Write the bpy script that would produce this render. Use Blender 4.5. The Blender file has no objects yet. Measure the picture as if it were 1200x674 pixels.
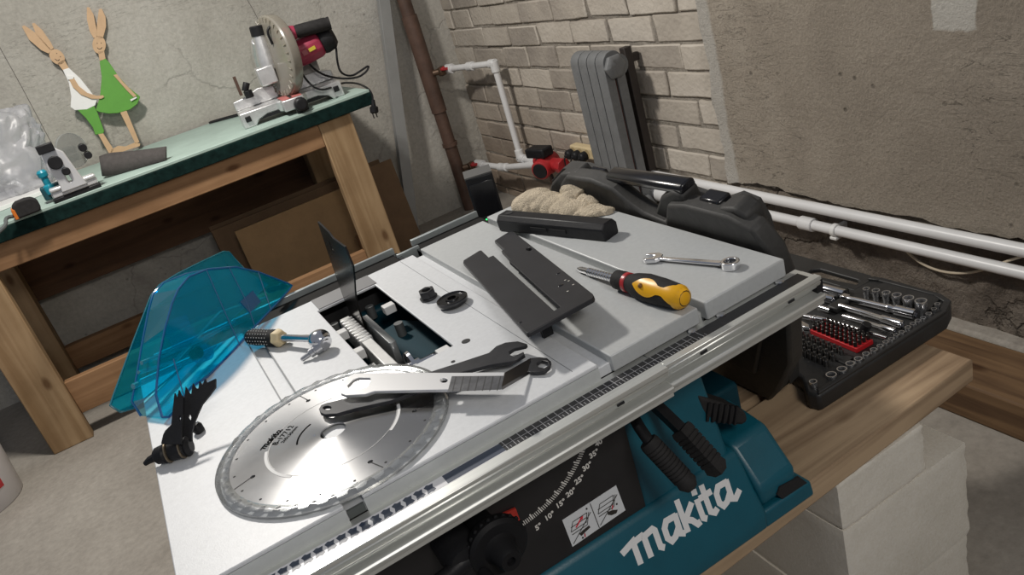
import bpy, bmesh, math, random
from mathutils import Vector, Matrix, noise
random.seed(7)
sc = bpy.context.scene
col = sc.collection
V = Vector
PI = math.pi

# ------------------------------------------------------------------ camera
CAM = V((0, 0, 1.32))
R0 = V((0.8437307547954147, -0.463575951037491, -0.27058409234847036))
R1 = V((-0.4164771451831656, -0.24737124835015686, -0.8748452737654616))
R2 = V((0.3386225050885428, 0.8508259534766031, -0.4017835187488271))
FPX = 927.6706
cam = bpy.data.objects.new('camera', bpy.data.cameras.new('camera'))
col.objects.link(cam)
m = Matrix.Identity(4)
for i in range(3):
    m[i][0] = R0[i]; m[i][1] = -R1[i]; m[i][2] = -R2[i]; m[i][3] = CAM[i]
cam.matrix_world = m
cam.data.sensor_width = 36
cam.data.lens = FPX / 1200 * 36
cam.data.clip_start = 0.02
sc.camera = cam

# measured picture points laid onto real planes of the place
def ray(x, y): return R0 * (x - 600) + R1 * (y - 337) + R2 * FPX
def PZ(x, y, z): d = ray(x, y); return CAM + d * ((z - CAM.z) / d.z)
def PY(x, y, Y): d = ray(x, y); return CAM + d * (Y / d.y)
def PX(x, y, X): d = ray(x, y); return CAM + d * (X / d.x)
def PP(x, y, p, n): d = ray(x, y); return CAM + d * ((p - CAM).dot(n) / d.dot(n))
TZ = 0.874                                   # saw table height
def T(x, y, h=0.0): return PZ(x, y, TZ + h)
def zm(x0, y0, s): return lambda x, y: (x0 + x / s, y0 + y / s)

# ------------------------------------------------------------------ materials
MATS = {}
def mat(name, c, rough=0.5, metal=0.0, var=0.0, vs=20.0, bump=0.0, bs=80.0, c2=None, spec=0.5, stretch=None, coat=0.0):
    if name in MATS: return MATS[name]
    M = bpy.data.materials.new(name); M.use_nodes = True
    nt = M.node_tree; N = nt.nodes; L = nt.links
    b = N['Principled BSDF']
    b.inputs['Base Color'].default_value = (*c, 1); b.inputs['Roughness'].default_value = rough
    b.inputs['Metallic'].default_value = metal; b.inputs['Specular IOR Level'].default_value = spec
    b.inputs['Coat Weight'].default_value = coat
    tc = N.new('ShaderNodeTexCoord'); src = tc.outputs['Object']
    if stretch:
        mp = N.new('ShaderNodeMapping'); mp.inputs['Scale'].default_value = stretch
        L.new(src, mp.inputs['Vector']); src = mp.outputs['Vector']
    if var > 0:
        nz = N.new('ShaderNodeTexNoise'); nz.inputs['Scale'].default_value = vs; nz.inputs['Detail'].default_value = 6
        nz.inputs['Roughness'].default_value = 0.65
        L.new(src, nz.inputs['Vector'])
        r = N.new('ShaderNodeValToRGB')
        d = c2 if c2 else tuple(max(0, v * (1 - var)) for v in c)
        u = tuple(min(1, v * (1 + var)) for v in c)
        r.color_ramp.elements[0].position = 0.3; r.color_ramp.elements[0].color = (*d, 1)
        r.color_ramp.elements[1].position = 0.7; r.color_ramp.elements[1].color = (*u, 1)
        L.new(nz.outputs['Fac'], r.inputs['Fac']); L.new(r.outputs['Color'], b.inputs['Base Color'])
    if bump > 0:
        nb = N.new('ShaderNodeTexNoise'); nb.inputs['Scale'].default_value = bs; nb.inputs['Detail'].default_value = 8
        L.new(src, nb.inputs['Vector'])
        bp = N.new('ShaderNodeBump'); bp.inputs['Strength'].default_value = bump; bp.inputs['Distance'].default_value = 0.01
        L.new(nb.outputs['Fac'], bp.inputs['Height']); L.new(bp.outputs['Normal'], b.inputs['Normal'])
    MATS[name] = M
    return M

def concrete(name, base, dark, light, scale=1.6, bump=0.5, cracks=0.0, fine=60, pits=0.0, trowel=0.0):
    M = bpy.data.materials.new(name); M.use_nodes = True
    nt = M.node_tree; N = nt.nodes; L = nt.links; b = N['Principled BSDF']
    b.inputs['Roughness'].default_value = 0.92; b.inputs['Specular IOR Level'].default_value = 0.2
    g = N.new('ShaderNodeNewGeometry')
    def nz(s, d=8, r=.6, dist=0):
        n = N.new('ShaderNodeTexNoise'); n.inputs['Scale'].default_value = s; n.inputs['Detail'].default_value = d
        n.inputs['Roughness'].default_value = r; n.inputs['Distortion'].default_value = dist
        L.new(g.outputs['Position'], n.inputs['Vector']); return n
    n1 = nz(scale, 9, .65, .6)
    r1 = N.new('ShaderNodeValToRGB'); e = r1.color_ramp.elements
    e[0].position = .33; e[0].color = (*dark, 1); e[1].position = .68; e[1].color = (*light, 1)
    k = e.new(.5); k.color = (*base, 1)
    L.new(n1.outputs['Fac'], r1.inputs['Fac'])
    n2 = nz(fine, 5, .7)
    mx = N.new('ShaderNodeMix'); mx.data_type = 'RGBA'; mx.blend_type = 'OVERLAY'; mx.inputs['Factor'].default_value = .35
    L.new(r1.outputs['Color'], mx.inputs['A']); L.new(n2.outputs['Fac'], mx.inputs['B'])
    out = mx.outputs['Result']
    n3 = nz(fine * .35, 10, .7)
    hsum = N.new('ShaderNodeMath'); hsum.operation = 'ADD'
    L.new(n2.outputs['Fac'], hsum.inputs[0]); L.new(n3.outputs['Fac'], hsum.inputs[1])
    hh = hsum.outputs[0]
    if cracks > 0:
        nd = nz(3.0, 6, .6)
        va = N.new('ShaderNodeMix'); va.data_type = 'RGBA'; va.inputs['Factor'].default_value = .22
        L.new(g.outputs['Position'], va.inputs['A']); L.new(nd.outputs['Color'], va.inputs['B'])
        vo = N.new('ShaderNodeTexVoronoi'); vo.feature = 'DISTANCE_TO_EDGE'; vo.inputs['Scale'].default_value = 2.3
        L.new(va.outputs['Result'], vo.inputs['Vector'])
        cr = N.new('ShaderNodeValToRGB'); cr.color_ramp.elements[0].position = 0.0; cr.color_ramp.elements[1].position = .012
        L.new(vo.outputs['Distance'], cr.inputs['Fac'])
        nm = nz(1.1, 4, .5); mr = N.new('ShaderNodeValToRGB'); mr.color_ramp.elements[0].position = .46; mr.color_ramp.elements[1].position = .56
        L.new(nm.outputs['Fac'], mr.inputs['Fac'])
        mxx = N.new('ShaderNodeMath'); mxx.operation = 'MAXIMUM'
        L.new(cr.outputs['Color'], mxx.inputs[0]); L.new(mr.outputs['Color'], mxx.inputs[1])
        dk = N.new('ShaderNodeMix'); dk.data_type = 'RGBA'; dk.blend_type = 'MULTIPLY'; dk.inputs['Factor'].default_value = cracks
        L.new(out, dk.inputs['A']); L.new(mxx.outputs[0], dk.inputs['B']); out = dk.outputs['Result']
        ad = N.new('ShaderNodeMath'); ad.operation = 'MULTIPLY_ADD'; ad.inputs[1].default_value = .7
        L.new(mxx.outputs[0], ad.inputs[0]); L.new(hh, ad.inputs[2]); hh = ad.outputs[0]
    def thresh(sock, lo, hi):
        q = N.new('ShaderNodeMapRange'); q.inputs['From Min'].default_value = lo; q.inputs['From Max'].default_value = hi; L.new(sock, q.inputs['Value']); return q.outputs[0]
    def comb(op, a, c, v=None):
        q = N.new('ShaderNodeMath'); q.operation = op; L.new(a, q.inputs[0])
        if c is not None: L.new(c, q.inputs[1])
        else: q.inputs[1].default_value = v
        return q.outputs[0]
    if pits > 0:
        vp = N.new('ShaderNodeTexVoronoi'); vp.inputs['Scale'].default_value = 16; L.new(g.outputs['Position'], vp.inputs['Vector'])
        sel = thresh(nz(2.4, 3, .5).outputs['Fac'], .56, .62); pt = thresh(vp.outputs['Distance'], .06, .13)
        inv_ = comb('SUBTRACT', sel, None, 0.0); one = N.new('ShaderNodeMath'); one.operation = 'SUBTRACT'; one.inputs[0].default_value = 1; L.new(inv_, one.inputs[1])
        pm = comb('MAXIMUM', pt, one.outputs[0])
        st = N.new('ShaderNodeMapping'); st.inputs['Scale'].default_value = (3, 3, 16); st.inputs['Rotation'].default_value = (.35, .1, .2); L.new(g.outputs['Position'], st.inputs['Vector'])
        ns = N.new('ShaderNodeTexNoise'); ns.inputs['Scale'].default_value = 2.2; ns.inputs['Detail'].default_value = 9; ns.inputs['Distortion'].default_value = 1.4; L.new(st.outputs['Vector'], ns.inputs['Vector'])
        scr = thresh(comb('ABSOLUTE', comb('SUBTRACT', ns.outputs['Fac'], None, .5), None, 0), .0, .012)
        sel2 = thresh(nz(1.9, 4, .5).outputs['Fac'], .60, .55); scm = comb('MAXIMUM', scr, sel2)
        pm = comb('MINIMUM', pm, scm)
        dk2 = N.new('ShaderNodeMix'); dk2.data_type = 'RGBA'; dk2.blend_type = 'MULTIPLY'; dk2.inputs['Factor'].default_value = pits
        L.new(out, dk2.inputs['A']); L.new(pm, dk2.inputs['B']); out = dk2.outputs['Result']
        hh = comb('ADD', comb('MULTIPLY', pm, None, .6), hh)
    if trowel > 0:
        tn = nz(3.2, 6, .55, 1.2); hh = comb('ADD', comb('MULTIPLY', tn.outputs['Fac'], None, trowel), hh)
    L.new(out, b.inputs['Base Color'])
    bp = N.new('ShaderNodeBump'); bp.inputs['Strength'].default_value = bump; bp.inputs['Distance'].default_value = .012
    L.new(hh, bp.inputs['Height']); L.new(bp.outputs['Normal'], b.inputs['Normal'])
    return M

def wood(name, c, dark, axis='X', scale=1.0, rough=.7, knots=True):
    M = bpy.data.materials.new(name); M.use_nodes = True
    nt = M.node_tree; N = nt.nodes; L = nt.links; b = N['Principled BSDF']
    b.inputs['Roughness'].default_value = rough; b.inputs['Specular IOR Level'].default_value = .25
    tc = N.new('ShaderNodeTexCoord'); mp = N.new('ShaderNodeMapping')
    s = {'X': (1.2, 22, 22), 'Y': (22, 1.2, 22), 'Z': (22, 22, 1.2)}[axis]
    mp.inputs['Scale'].default_value = tuple(v * scale for v in s)
    L.new(tc.outputs['Object'], mp.inputs['Vector'])
    n = N.new('ShaderNodeTexNoise'); n.inputs['Scale'].default_value = 1.6; n.inputs['Detail'].default_value = 7; n.inputs['Distortion'].default_value = .8
    L.new(mp.outputs['Vector'], n.inputs['Vector'])
    r = N.new('ShaderNodeValToRGB'); e = r.color_ramp.elements
    e[0].position = .3; e[0].color = (*dark, 1); e[1].position = .62; e[1].color = (*c, 1)
    L.new(n.outputs['Fac'], r.inputs['Fac']); out = r.outputs['Color']
    n2 = N.new('ShaderNodeTexNoise'); n2.inputs['Scale'].default_value = 5; n2.inputs['Detail'].default_value = 5
    L.new(tc.outputs['Object'], n2.inputs['Vector'])
    r2 = N.new('ShaderNodeValToRGB'); r2.color_ramp.elements[0].position = .3; r2.color_ramp.elements[0].color = (.55, .5, .45, 1); r2.color_ramp.elements[1].position = .6; r2.color_ramp.elements[1].color = (1, 1, 1, 1)
    L.new(n2.outputs['Fac'], r2.inputs['Fac'])
    mx = N.new('ShaderNodeMix'); mx.data_type = 'RGBA'; mx.blend_type = 'MULTIPLY'; mx.inputs['Factor'].default_value = .55
    L.new(out, mx.inputs['A']); L.new(r2.outputs['Color'], mx.inputs['B']); out = mx.outputs['Result']
    if knots:
        vo = N.new('ShaderNodeTexVoronoi'); vo.inputs['Scale'].default_value = 4.0
        mp2 = N.new('ShaderNodeMapping'); mp2.inputs['Scale'].default_value = tuple(1.0 if a == axis else 2.2 for a in 'XYZ')
        L.new(tc.outputs['Object'], mp2.inputs['Vector']); L.new(mp2.outputs['Vector'], vo.inputs['Vector'])
        r3 = N.new('ShaderNodeValToRGB'); r3.color_ramp.elements[0].position = .06; r3.color_ramp.elements[0].color = (.3, .2, .13, 1); r3.color_ramp.elements[1].position = .15; r3.color_ramp.elements[1].color = (1, 1, 1, 1)
        L.new(vo.outputs['Distance'], r3.inputs['Fac'])
        mk = N.new('ShaderNodeMix'); mk.data_type = 'RGBA'; mk.blend_type = 'MULTIPLY'; mk.inputs['Factor'].default_value = .8
        L.new(out, mk.inputs['A']); L.new(r3.outputs['Color'], mk.inputs['B']); out = mk.outputs['Result']
    L.new(out, b.inputs['Base Color'])
    bp = N.new('ShaderNodeBump'); bp.inputs['Strength'].default_value = .25; bp.inputs['Distance'].default_value = .004
    L.new(n.outputs['Fac'], bp.inputs['Height']); L.new(bp.outputs['Normal'], b.inputs['Normal'])
    return M

def clear(name, tint, gloss=.12, rough=.08, milk=0.0, milkc=(.8, .8, .8), edge=None, fres=.55):
    """thin clear plastic: tinted transparency, fresnel gloss and an optional cloudy part"""
    M = bpy.data.materials.new(name); M.use_nodes = True
    nt = M.node_tree; N = nt.nodes; L = nt.links
    N.remove(N['Principled BSDF']); o = N['Material Output']
    t = N.new('ShaderNodeBsdfTransparent'); t.inputs['Color'].default_value = (*tint, 1)
    gl = N.new('ShaderNodeBsdfGlossy'); gl.inputs['Roughness'].default_value = rough
    lw = N.new('ShaderNodeLayerWeight'); lw.inputs['Blend'].default_value = .25
    if edge:
        mc = N.new('ShaderNodeMix'); mc.data_type = 'RGBA'; mc.inputs['A'].default_value = (*tint, 1); mc.inputs['B'].default_value = (*edge, 1)
        L.new(lw.outputs['Facing'], mc.inputs['Factor']); L.new(mc.outputs['Result'], t.inputs['Color'])
    mu = N.new('ShaderNodeMath'); mu.operation = 'MULTIPLY_ADD'; mu.inputs[1].default_value = fres; mu.inputs[2].default_value = gloss * .4
    L.new(lw.outputs['Fresnel'], mu.inputs[0])
    x = N.new('ShaderNodeMixShader'); L.new(mu.outputs[0], x.inputs['Fac'])
    base = t.outputs[0]
    if milk > 0:
        d = N.new('ShaderNodeBsdfDiffuse'); d.inputs['Color'].default_value = (*milkc, 1)
        xm = N.new('ShaderNodeMixShader'); xm.inputs['Fac'].default_value = milk
        L.new(base, xm.inputs[1]); L.new(d.outputs[0], xm.inputs[2]); base = xm.outputs[0]
    L.new(base, x.inputs[1]); L.new(gl.outputs[0], x.inputs[2]); L.new(x.outputs[0], o.inputs['Surface'])
    return M

def emit(name, c, s):
    M = bpy.data.materials.new(name); M.use_nodes = True
    b = M.node_tree.nodes['Principled BSDF']; b.inputs['Emission Color'].default_value = (*c, 1); b.inputs['Emission Strength'].default_value = s
    b.inputs['Base Color'].default_value = (*c, 1)
    return M

# ------------------------------------------------------------------ mesh building
class MB:
    def __init__(s): s.bm = bmesh.new()
    def box(s, a, b):
        a = V(a); b = V(b); c = (a + b) / 2; d = b - a
        r = bmesh.ops.create_cube(s.bm, size=1, matrix=Matrix.Translation(c) @ Matrix.Diagonal((abs(d.x), abs(d.y), abs(d.z), 1)))
        return s
    def obox(s, c, size, M=None):
        mm = Matrix.Translation(V(c)) @ (M.to_4x4() if M else Matrix.Identity(4)) @ Matrix.Diagonal((*size, 1))
        bmesh.ops.create_cube(s.bm, size=1, matrix=mm); return s
    def cyl(s, p, q, r, r2=None, n=20, caps=True):
        p = V(p); q = V(q); d = q - p
        M = Matrix.Translation((p + q) / 2) @ d.to_track_quat('Z', 'Y').to_matrix().to_4x4()
        bmesh.ops.create_cone(s.bm, cap_ends=caps, segments=n, radius1=r, radius2=r if r2 is None else r2, depth=d.length, matrix=M); return s
    def ball(s, c, r, sx=1, sy=1, sz=1, n=16):
        bmesh.ops.create_uvsphere(s.bm, u_segments=n, v_segments=max(6, n * 2 // 3), radius=r, matrix=Matrix.Translation(V(c)) @ Matrix.Diagonal((sx, sy, sz, 1))); return s
    def lathe(s, p, q, prof, n=24, rot=0.0):
        """profile (t along p->q in metres, radius)"""
        p = V(p); d = (V(q) - p).normalized(); Q = d.to_track_quat('Z', 'Y').to_matrix()
        rings = []
        for t, r in prof:
            if r < 1e-6: rings.append([s.bm.verts.new(p + d * t)])
            else: rings.append([s.bm.verts.new(p + d * t + Q @ V((math.cos(rot + 2 * PI * k / n) * r, math.sin(rot + 2 * PI * k / n) * r, 0))) for k in range(n)])
        for A, B in zip(rings, rings[1:]):
            for k in range(n):
                j = (k + 1) % n
                if len(A) == 1 and len(B) == 1: continue
                if len(A) == 1: s.bm.faces.new((A[0], B[k], B[j]))
                elif len(B) == 1: s.bm.faces.new((A[k], A[j], B[0]))
                else: s.bm.faces.new((A[k], A[j], B[j], B[k]))
        if len(rings[0]) > 1 and prof[0] != prof[-1]: s.bm.faces.new(list(reversed(rings[0])))
        if len(rings[-1]) > 1 and prof[0] != prof[-1]: s.bm.faces.new(rings[-1])
        return s
    def tube(s, pts, r, n=10, smooth=0, caps=True):
        P = [V(p) for p in pts]
        for _ in range(smooth):
            Q = [P[0]]
            for a, b in zip(P, P[1:]): Q += [a * .75 + b * .25, a * .25 + b * .75]
            P = Q + [P[-1]]
        rs = r if isinstance(r, (list, tuple)) else [r] * len(P)
        up = None; rings = []
        for i, p in enumerate(P):
            t = (P[min(i + 1, len(P) - 1)] - P[max(i - 1, 0)])
            if t.length < 1e-9: t = V((0, 0, 1))
            t.normalize()
            if up is None: up = t.orthogonal().normalized()
            else:
                up = up - t * up.dot(t)
                up = up.normalized() if up.length > 1e-6 else t.orthogonal().normalized()
            w = t.cross(up); rr = rs[min(i, len(rs) - 1)]
            rings.append([s.bm.verts.new(p + (up * math.cos(2 * PI * k / n) + w * math.sin(2 * PI * k / n)) * rr) for k in range(n)])
        for A, B in zip(rings, rings[1:]):
            for k in range(n): s.bm.faces.new((A[k], A[(k + 1) % n], B[(k + 1) % n], B[k]))
        if caps: s.bm.faces.new(list(reversed(rings[0]))); s.bm.faces.new(rings[-1])
        return s
    def prism(s, pts, vec, holes=()):
        vec = V(vec); loops = [[V(p) for p in pts]] + [[V(p) for p in h] for h in holes]
        if not holes:
            a = [s.bm.verts.new(p) for p in loops[0]]; b = [s.bm.verts.new(p + vec) for p in loops[0]]
            s.bm.faces.new(a); s.bm.faces.new(list(reversed(b)))
            for k in range(len(a)):
                j = (k + 1) % len(a); s.bm.faces.new((a[j], a[k], b[k], b[j]))
        else:
            for off in (V((0, 0, 0)), vec):
                ed = []; vs = []
                for l in loops:
                    w = [s.bm.verts.new(p + off) for p in l]; vs.append(w)
                    ed += [s.bm.edges.new((w[k], w[(k + 1) % len(w)])) for k in range(len(w))]
                bmesh.ops.triangle_fill(s.bm, use_beauty=True, edges=ed)
                if off.length == 0: first = vs
            for A, B in zip(first, vs):
                for k in range(len(A)):
                    j = (k + 1) % len(A); s.bm.faces.new((A[k], A[j], B[j], B[k]))
        return s
    def quad(s, *p): s.bm.faces.new([s.bm.verts.new(V(q)) for q in p]); return s
    def plate(s, xs, ys, skip, z0, z1):
        """rectangular grid slab with cells left out"""
        n, k = len(xs) - 1, len(ys) - 1
        on = lambda i, j: 0 <= i < n and 0 <= j < k and (i, j) not in skip
        g = {}
        def v(i, j, z):
            if (i, j, z) not in g: g[(i, j, z)] = s.bm.verts.new((xs[i], ys[j], z))
            return g[(i, j, z)]
        for i in range(n):
            for j in range(k):
                if not on(i, j): continue
                s.bm.faces.new((v(i, j, z1), v(i + 1, j, z1), v(i + 1, j + 1, z1), v(i, j + 1, z1)))
                s.bm.faces.new((v(i, j + 1, z0), v(i + 1, j + 1, z0), v(i + 1, j, z0), v(i, j, z0)))
                for di, dj, a, b in ((0, -1, (i, j), (i + 1, j)), (1, 0, (i + 1, j), (i + 1, j + 1)), (0, 1, (i + 1, j + 1), (i, j + 1)), (-1, 0, (i, j + 1), (i, j))):
                    if not on(i + di, j + dj): s.bm.faces.new((v(*a, z0), v(*b, z0), v(*b, z1), v(*a, z1)))
        return s
    def xform(s, M): bmesh.ops.transform(s.bm, matrix=M, verts=s.bm.verts); return s
    def build(s, name, m, parent=None, bevel=0.0, seg=2, smooth=True, angle=38, subsurf=0, weld=False):
        bm = s.bm
        if weld: bmesh.ops.remove_doubles(bm, verts=bm.verts, dist=1e-5)
        bmesh.ops.recalc_face_normals(bm, faces=bm.faces)
        xs = [v.co for v in bm.verts]
        lo = V((min(p.x for p in xs), min(p.y for p in xs), min(p.z for p in xs)))
        hi = V((max(p.x for p in xs), max(p.y for p in xs), max(p.z for p in xs)))
        org = V(((lo.x + hi.x) / 2, (lo.y + hi.y) / 2, lo.z))
        bmesh.ops.translate(bm, vec=-org, verts=bm.verts)
        me = bpy.data.meshes.new(name); bm.to_mesh(me); bm.free()
        if smooth:
            for p in me.polygons: p.use_smooth = True
            me.set_sharp_from_angle(angle=math.radians(angle))
        if isinstance(m, (list, tuple)):
            for q in m: me.materials.append(q)
        else: me.materials.append(m)
        o = bpy.data.objects.new(name, me); col.objects.link(o)
        W = org
        if parent is not None:
            o.parent = parent; W = org - WORLD[parent.name]
        WORLD[o.name] = org.copy(); o.location = W
        if bevel > 0:
            b = o.modifiers.new('bevel', 'BEVEL'); b.width = bevel; b.segments = seg; b.limit_method = 'ANGLE'; b.angle_limit = math.radians(30); b.harden_normals = False
        if subsurf: q = o.modifiers.new('subd', 'SUBSURF'); q.levels = subsurf; q.render_levels = subsurf
        return o
WORLD = {}
def tag(o, label, cat, group=None, kind=None):
    o['label'] = label; o['category'] = cat
    if group: o['group'] = group
    if kind: o['kind'] = kind
    return o
def struct(o): o['kind'] = 'structure'; return o
def thing(name, label, cat, loc, group=None):
    o = bpy.data.objects.new(name, None); col.objects.link(o); o.location = loc; o.empty_display_size = .05
    WORLD[o.name] = V(loc); return tag(o, label, cat, group)
def lab(o, t): o['label'] = t; return o
def dup(root, loc, label, rotz=None, group=None):
    r = root.copy(); col.objects.link(r); r.location = loc; r['label'] = label
    if group: r['group'] = group
    if rotz is not None: r.rotation_euler = (0, 0, rotz)
    for ch in list(root.children):
        c = ch.copy(); col.objects.link(c); c.parent = r
        for g in list(ch.children):
            d = g.copy(); col.objects.link(d); d.parent = c
    return r
def text(body, name, m, parent, origin, ux, uy, size, thick=.0004, bold=0.0, shear=0.0, align='CENTER'):
    """lettering turned to a mesh; ux / uy = reading and up directions on its surface"""
    cu = bpy.data.curves.new(name, 'FONT'); cu.body = body; cu.size = size; cu.align_x = align; cu.align_y = 'CENTER'
    cu.extrude = thick / 2; cu.offset = bold; cu.shear = shear
    t = bpy.data.objects.new(name, cu); col.objects.link(t)
    dg = bpy.context.evaluated_depsgraph_get()
    me = bpy.data.meshes.new_from_object(t.evaluated_get(dg)); bpy.data.objects.remove(t)
    ux = V(ux).normalized(); uy = V(uy); uy = (uy - ux * uy.dot(ux)).normalized(); uz = ux.cross(uy)
    M = Matrix((ux, uy, uz)).transposed().to_4x4()
    me.transform(M); me.materials.clear(); me.materials.append(m)
    o = bpy.data.objects.new(name, me); col.objects.link(o); o.parent = parent
    o.location = V(origin) - (WORLD[parent.name] if parent else V((0, 0, 0))); WORLD[o.name] = V(origin)
    return o
def circ(c, r, u, v, n=24, a0=0): return [V(c) + V(u) * (r * math.cos(a0 + 2 * PI * k / n)) + V(v) * (r * math.sin(a0 + 2 * PI * k / n)) for k in range(n)]
EX, EY, EZ = V((1, 0, 0)), V((0, 1, 0)), V((0, 0, 1))

# common materials
steel = mat('brushed_steel', (.62, .62, .63), .28, 1.0, .12, 40)
chrome = mat('chrome', (.78, .78, .8), .14, 1.0)
alu = mat('cast_aluminium', (.66, .66, .66), .42, .75, .12, 30, .08, 200)
aluw = mat('pale_extrusion', (.66, .67, .64), .35, .6, .08, 12, stretch=(1, 25, 25))
black = mat('black_plastic', (.014, .014, .0155), .45, 0, .3, 30, .05, 400, spec=.25)
blackm = mat('black_coated_steel', (.03, .03, .033), .38, .3, .25, 60)
blackg = mat('black_gloss', (.012, .012, .014), .2, 0)
rubber = mat('black_rubber', (.022, .021, .021), .75, 0, .25, 60, .1, 300, spec=.25)
white = mat('white_plastic', (.78, .78, .76), .35, 0, .05, 12)
red = mat('red_paint', (.42, .025, .03), .35, 0, .15, 25)
teal = mat('teal_plastic', (.005, .088, .128), .38, 0, .1, 14, .03, 300)
cream = mat('cream_plastic', (.68, .55, .33), .45, 0, .06, 20)
# ================================================================== the setting
XW, YW = 1.703, 4.05
fl = concrete('floor_concrete', (.3, .275, .24), (.235, .212, .182), (.37, .342, .30), 1.1, .18, .0, 45)
def sheet(name, o, u, v, nu, nv, m, disp=None):
    b = MB(); g = [[b.bm.verts.new(V(o) + V(u) * (i / nu) + V(v) * (j / nv) + (disp(i / nu, j / nv) if disp else V((0, 0, 0)))) for j in range(nv + 1)] for i in range(nu + 1)]
    for i in range(nu):
        for j in range(nv): b.bm.faces.new((g[i][j], g[i + 1][j], g[i + 1][j + 1], g[i][j + 1]))
    return b
b = MB().box((-3.2, -2.2, -.06), (XW + .3, YW + .2, 0))
struct(b.build('floor', fl, smooth=False))
wb = concrete('grey_wall_plaster', (.43, .41, .365), (.30, .28, .25), (.53, .51, .465), 1.0, .36, .22, 60, .30, 2.2)
b = MB().box((-3.2, YW, 0), (XW + .3, YW + .2, 2.7))
struct(b.build('wall_back', wb, smooth=False))
b = MB()
for p_, q_ in (((-20, 20), (70, 186)), ((284, -10), (308, 34))): b.tube([PY(*p_, YW - .0005), PY((p_[0] + q_[0]) / 2 + 1, (p_[1] + q_[1]) / 2, YW - .0005), PY(*q_, YW - .0005)], .0013, n=5)
struct(b.build('trim_2', mat('dark_seam', (.12, .11, .10), .9)))
# brick wall, real bricks in rows of 98 mm
bm_ = bpy.data.materials.new('silicate_brick'); bm_.use_nodes = True
N = bm_.node_tree.nodes; L = bm_.node_tree.links; pb = N['Principled BSDF']; pb.inputs['Roughness'].default_value = .9; pb.inputs['Specular IOR Level'].default_value = .2
g = N.new('ShaderNodeNewGeometry')
nz = N.new('ShaderNodeTexNoise'); nz.inputs['Scale'].default_value = 6; nz.inputs['Detail'].default_value = 8; L.new(g.outputs['Position'], nz.inputs['Vector'])
ma = N.new('ShaderNodeMath'); ma.operation = 'MULTIPLY_ADD'; ma.inputs[1].default_value = .42; L.new(g.outputs['Random Per Island'], ma.inputs[0])
mm_ = N.new('ShaderNodeMath'); mm_.operation = 'MULTIPLY'; mm_.inputs[1].default_value = .62; L.new(nz.outputs['Fac'], mm_.inputs[0]); L.new(mm_.outputs[0], ma.inputs[2])
rp = N.new('ShaderNodeValToRGB'); e = rp.color_ramp.elements
e[0].position = .22; e[0].color = (.30, .265, .23, 1); e[1].position = .8; e[1].color = (.58, .53, .46, 1); k = e.new(.5); k.color = (.45, .405, .345, 1)
L.new(ma.outputs[0], rp.inputs['Fac'])
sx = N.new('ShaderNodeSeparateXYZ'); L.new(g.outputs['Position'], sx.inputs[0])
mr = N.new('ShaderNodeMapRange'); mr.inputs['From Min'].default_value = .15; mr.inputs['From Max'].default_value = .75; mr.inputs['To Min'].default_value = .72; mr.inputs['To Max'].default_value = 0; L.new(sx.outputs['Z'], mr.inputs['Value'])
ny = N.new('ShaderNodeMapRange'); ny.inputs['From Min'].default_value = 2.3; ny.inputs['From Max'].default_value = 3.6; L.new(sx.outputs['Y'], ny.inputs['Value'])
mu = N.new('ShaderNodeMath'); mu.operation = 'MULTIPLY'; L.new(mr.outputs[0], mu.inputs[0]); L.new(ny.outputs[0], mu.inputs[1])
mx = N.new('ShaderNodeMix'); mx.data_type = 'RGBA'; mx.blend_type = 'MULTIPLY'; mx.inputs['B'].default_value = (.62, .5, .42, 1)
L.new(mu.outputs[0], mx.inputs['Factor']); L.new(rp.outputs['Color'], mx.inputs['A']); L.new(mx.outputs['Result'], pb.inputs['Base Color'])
n2 = N.new('ShaderNodeTexNoise'); n2.inputs['Scale'].default_value = 55; n2.inputs['Detail'].default_value = 8; L.new(g.outputs['Position'], n2.inputs['Vector'])
bp = N.new('ShaderNodeBump'); bp.inputs['Strength'].default_value = .5; bp.inputs['Distance'].default_value = .01; L.new(n2.outputs['Fac'], bp.inputs['Height']); L.new(bp.outputs['Normal'], pb.inputs['Normal'])
mortar = concrete('mortar', (.30, .27, .23), (.20, .175, .15), (.38, .345, .30), 8, .8, 0, 60)
zoomB = zm(480, 0, 2.497)
rows = {4: ([118, 172, 235, 320, 415, 520, 640, 785], 35), 3: ([130, 215, 290, 375, 475, 583, 715], 103), 2: ([190, 275, 345, 430, 530, 650, 795], 165),
        1: ([225, 325, 412, 505, 755], 235), 0: ([230, 300, 380, 475, 840], 300), -1: ([270, 355, 443, 640, 775], 350), -2: ([240, 330, 413, 500, 740, 865], 410)}
z0 = .530; b = MB(); b.box((XW + .0065, -2.2, 0), (XW + .2, YW + .1, 2.7))
struct(b.build('wall_right', mortar, smooth=False)); b = MB()
rb = random.Random(3)
for r in range(-6, 22):
    zb = z0 + .0975 * r
    if r in rows: ys = sorted(PX(*zoomB(x, rows[r][1]), XW).y for x in rows[r][0])
    else: ys = [1.9 + rb.uniform(0, .25)]
    while ys[0] > 1.8: ys.insert(0, ys[0] - rb.uniform(.26, .33))
    while ys[-1] < YW: ys.append(ys[-1] + rb.uniform(.26, .31))
    for y0, y1 in zip(ys, ys[1:]):
        if y0 >= YW - .02: continue
        y1 = min(y1, YW + .02); j = lambda s=.0055: rb.uniform(-s, s)
        z_a = max(0, zb + .006 + j(.003)); z_b = zb + .0935 + j(.003); 
        if z_b < .03: continue
        f = XW + j(.004)
        b.prism([(f + j(.003), y0 + .006 + j(), z_a + j(.003)), (f + j(.003), y1 - .006 + j(), z_a + j(.003)), (f + j(.003), y1 - .006 + j(), z_b), (f + j(.003), y0 + .006 + j(), z_b + j(.003))], (.045, 0, 0))
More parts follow.
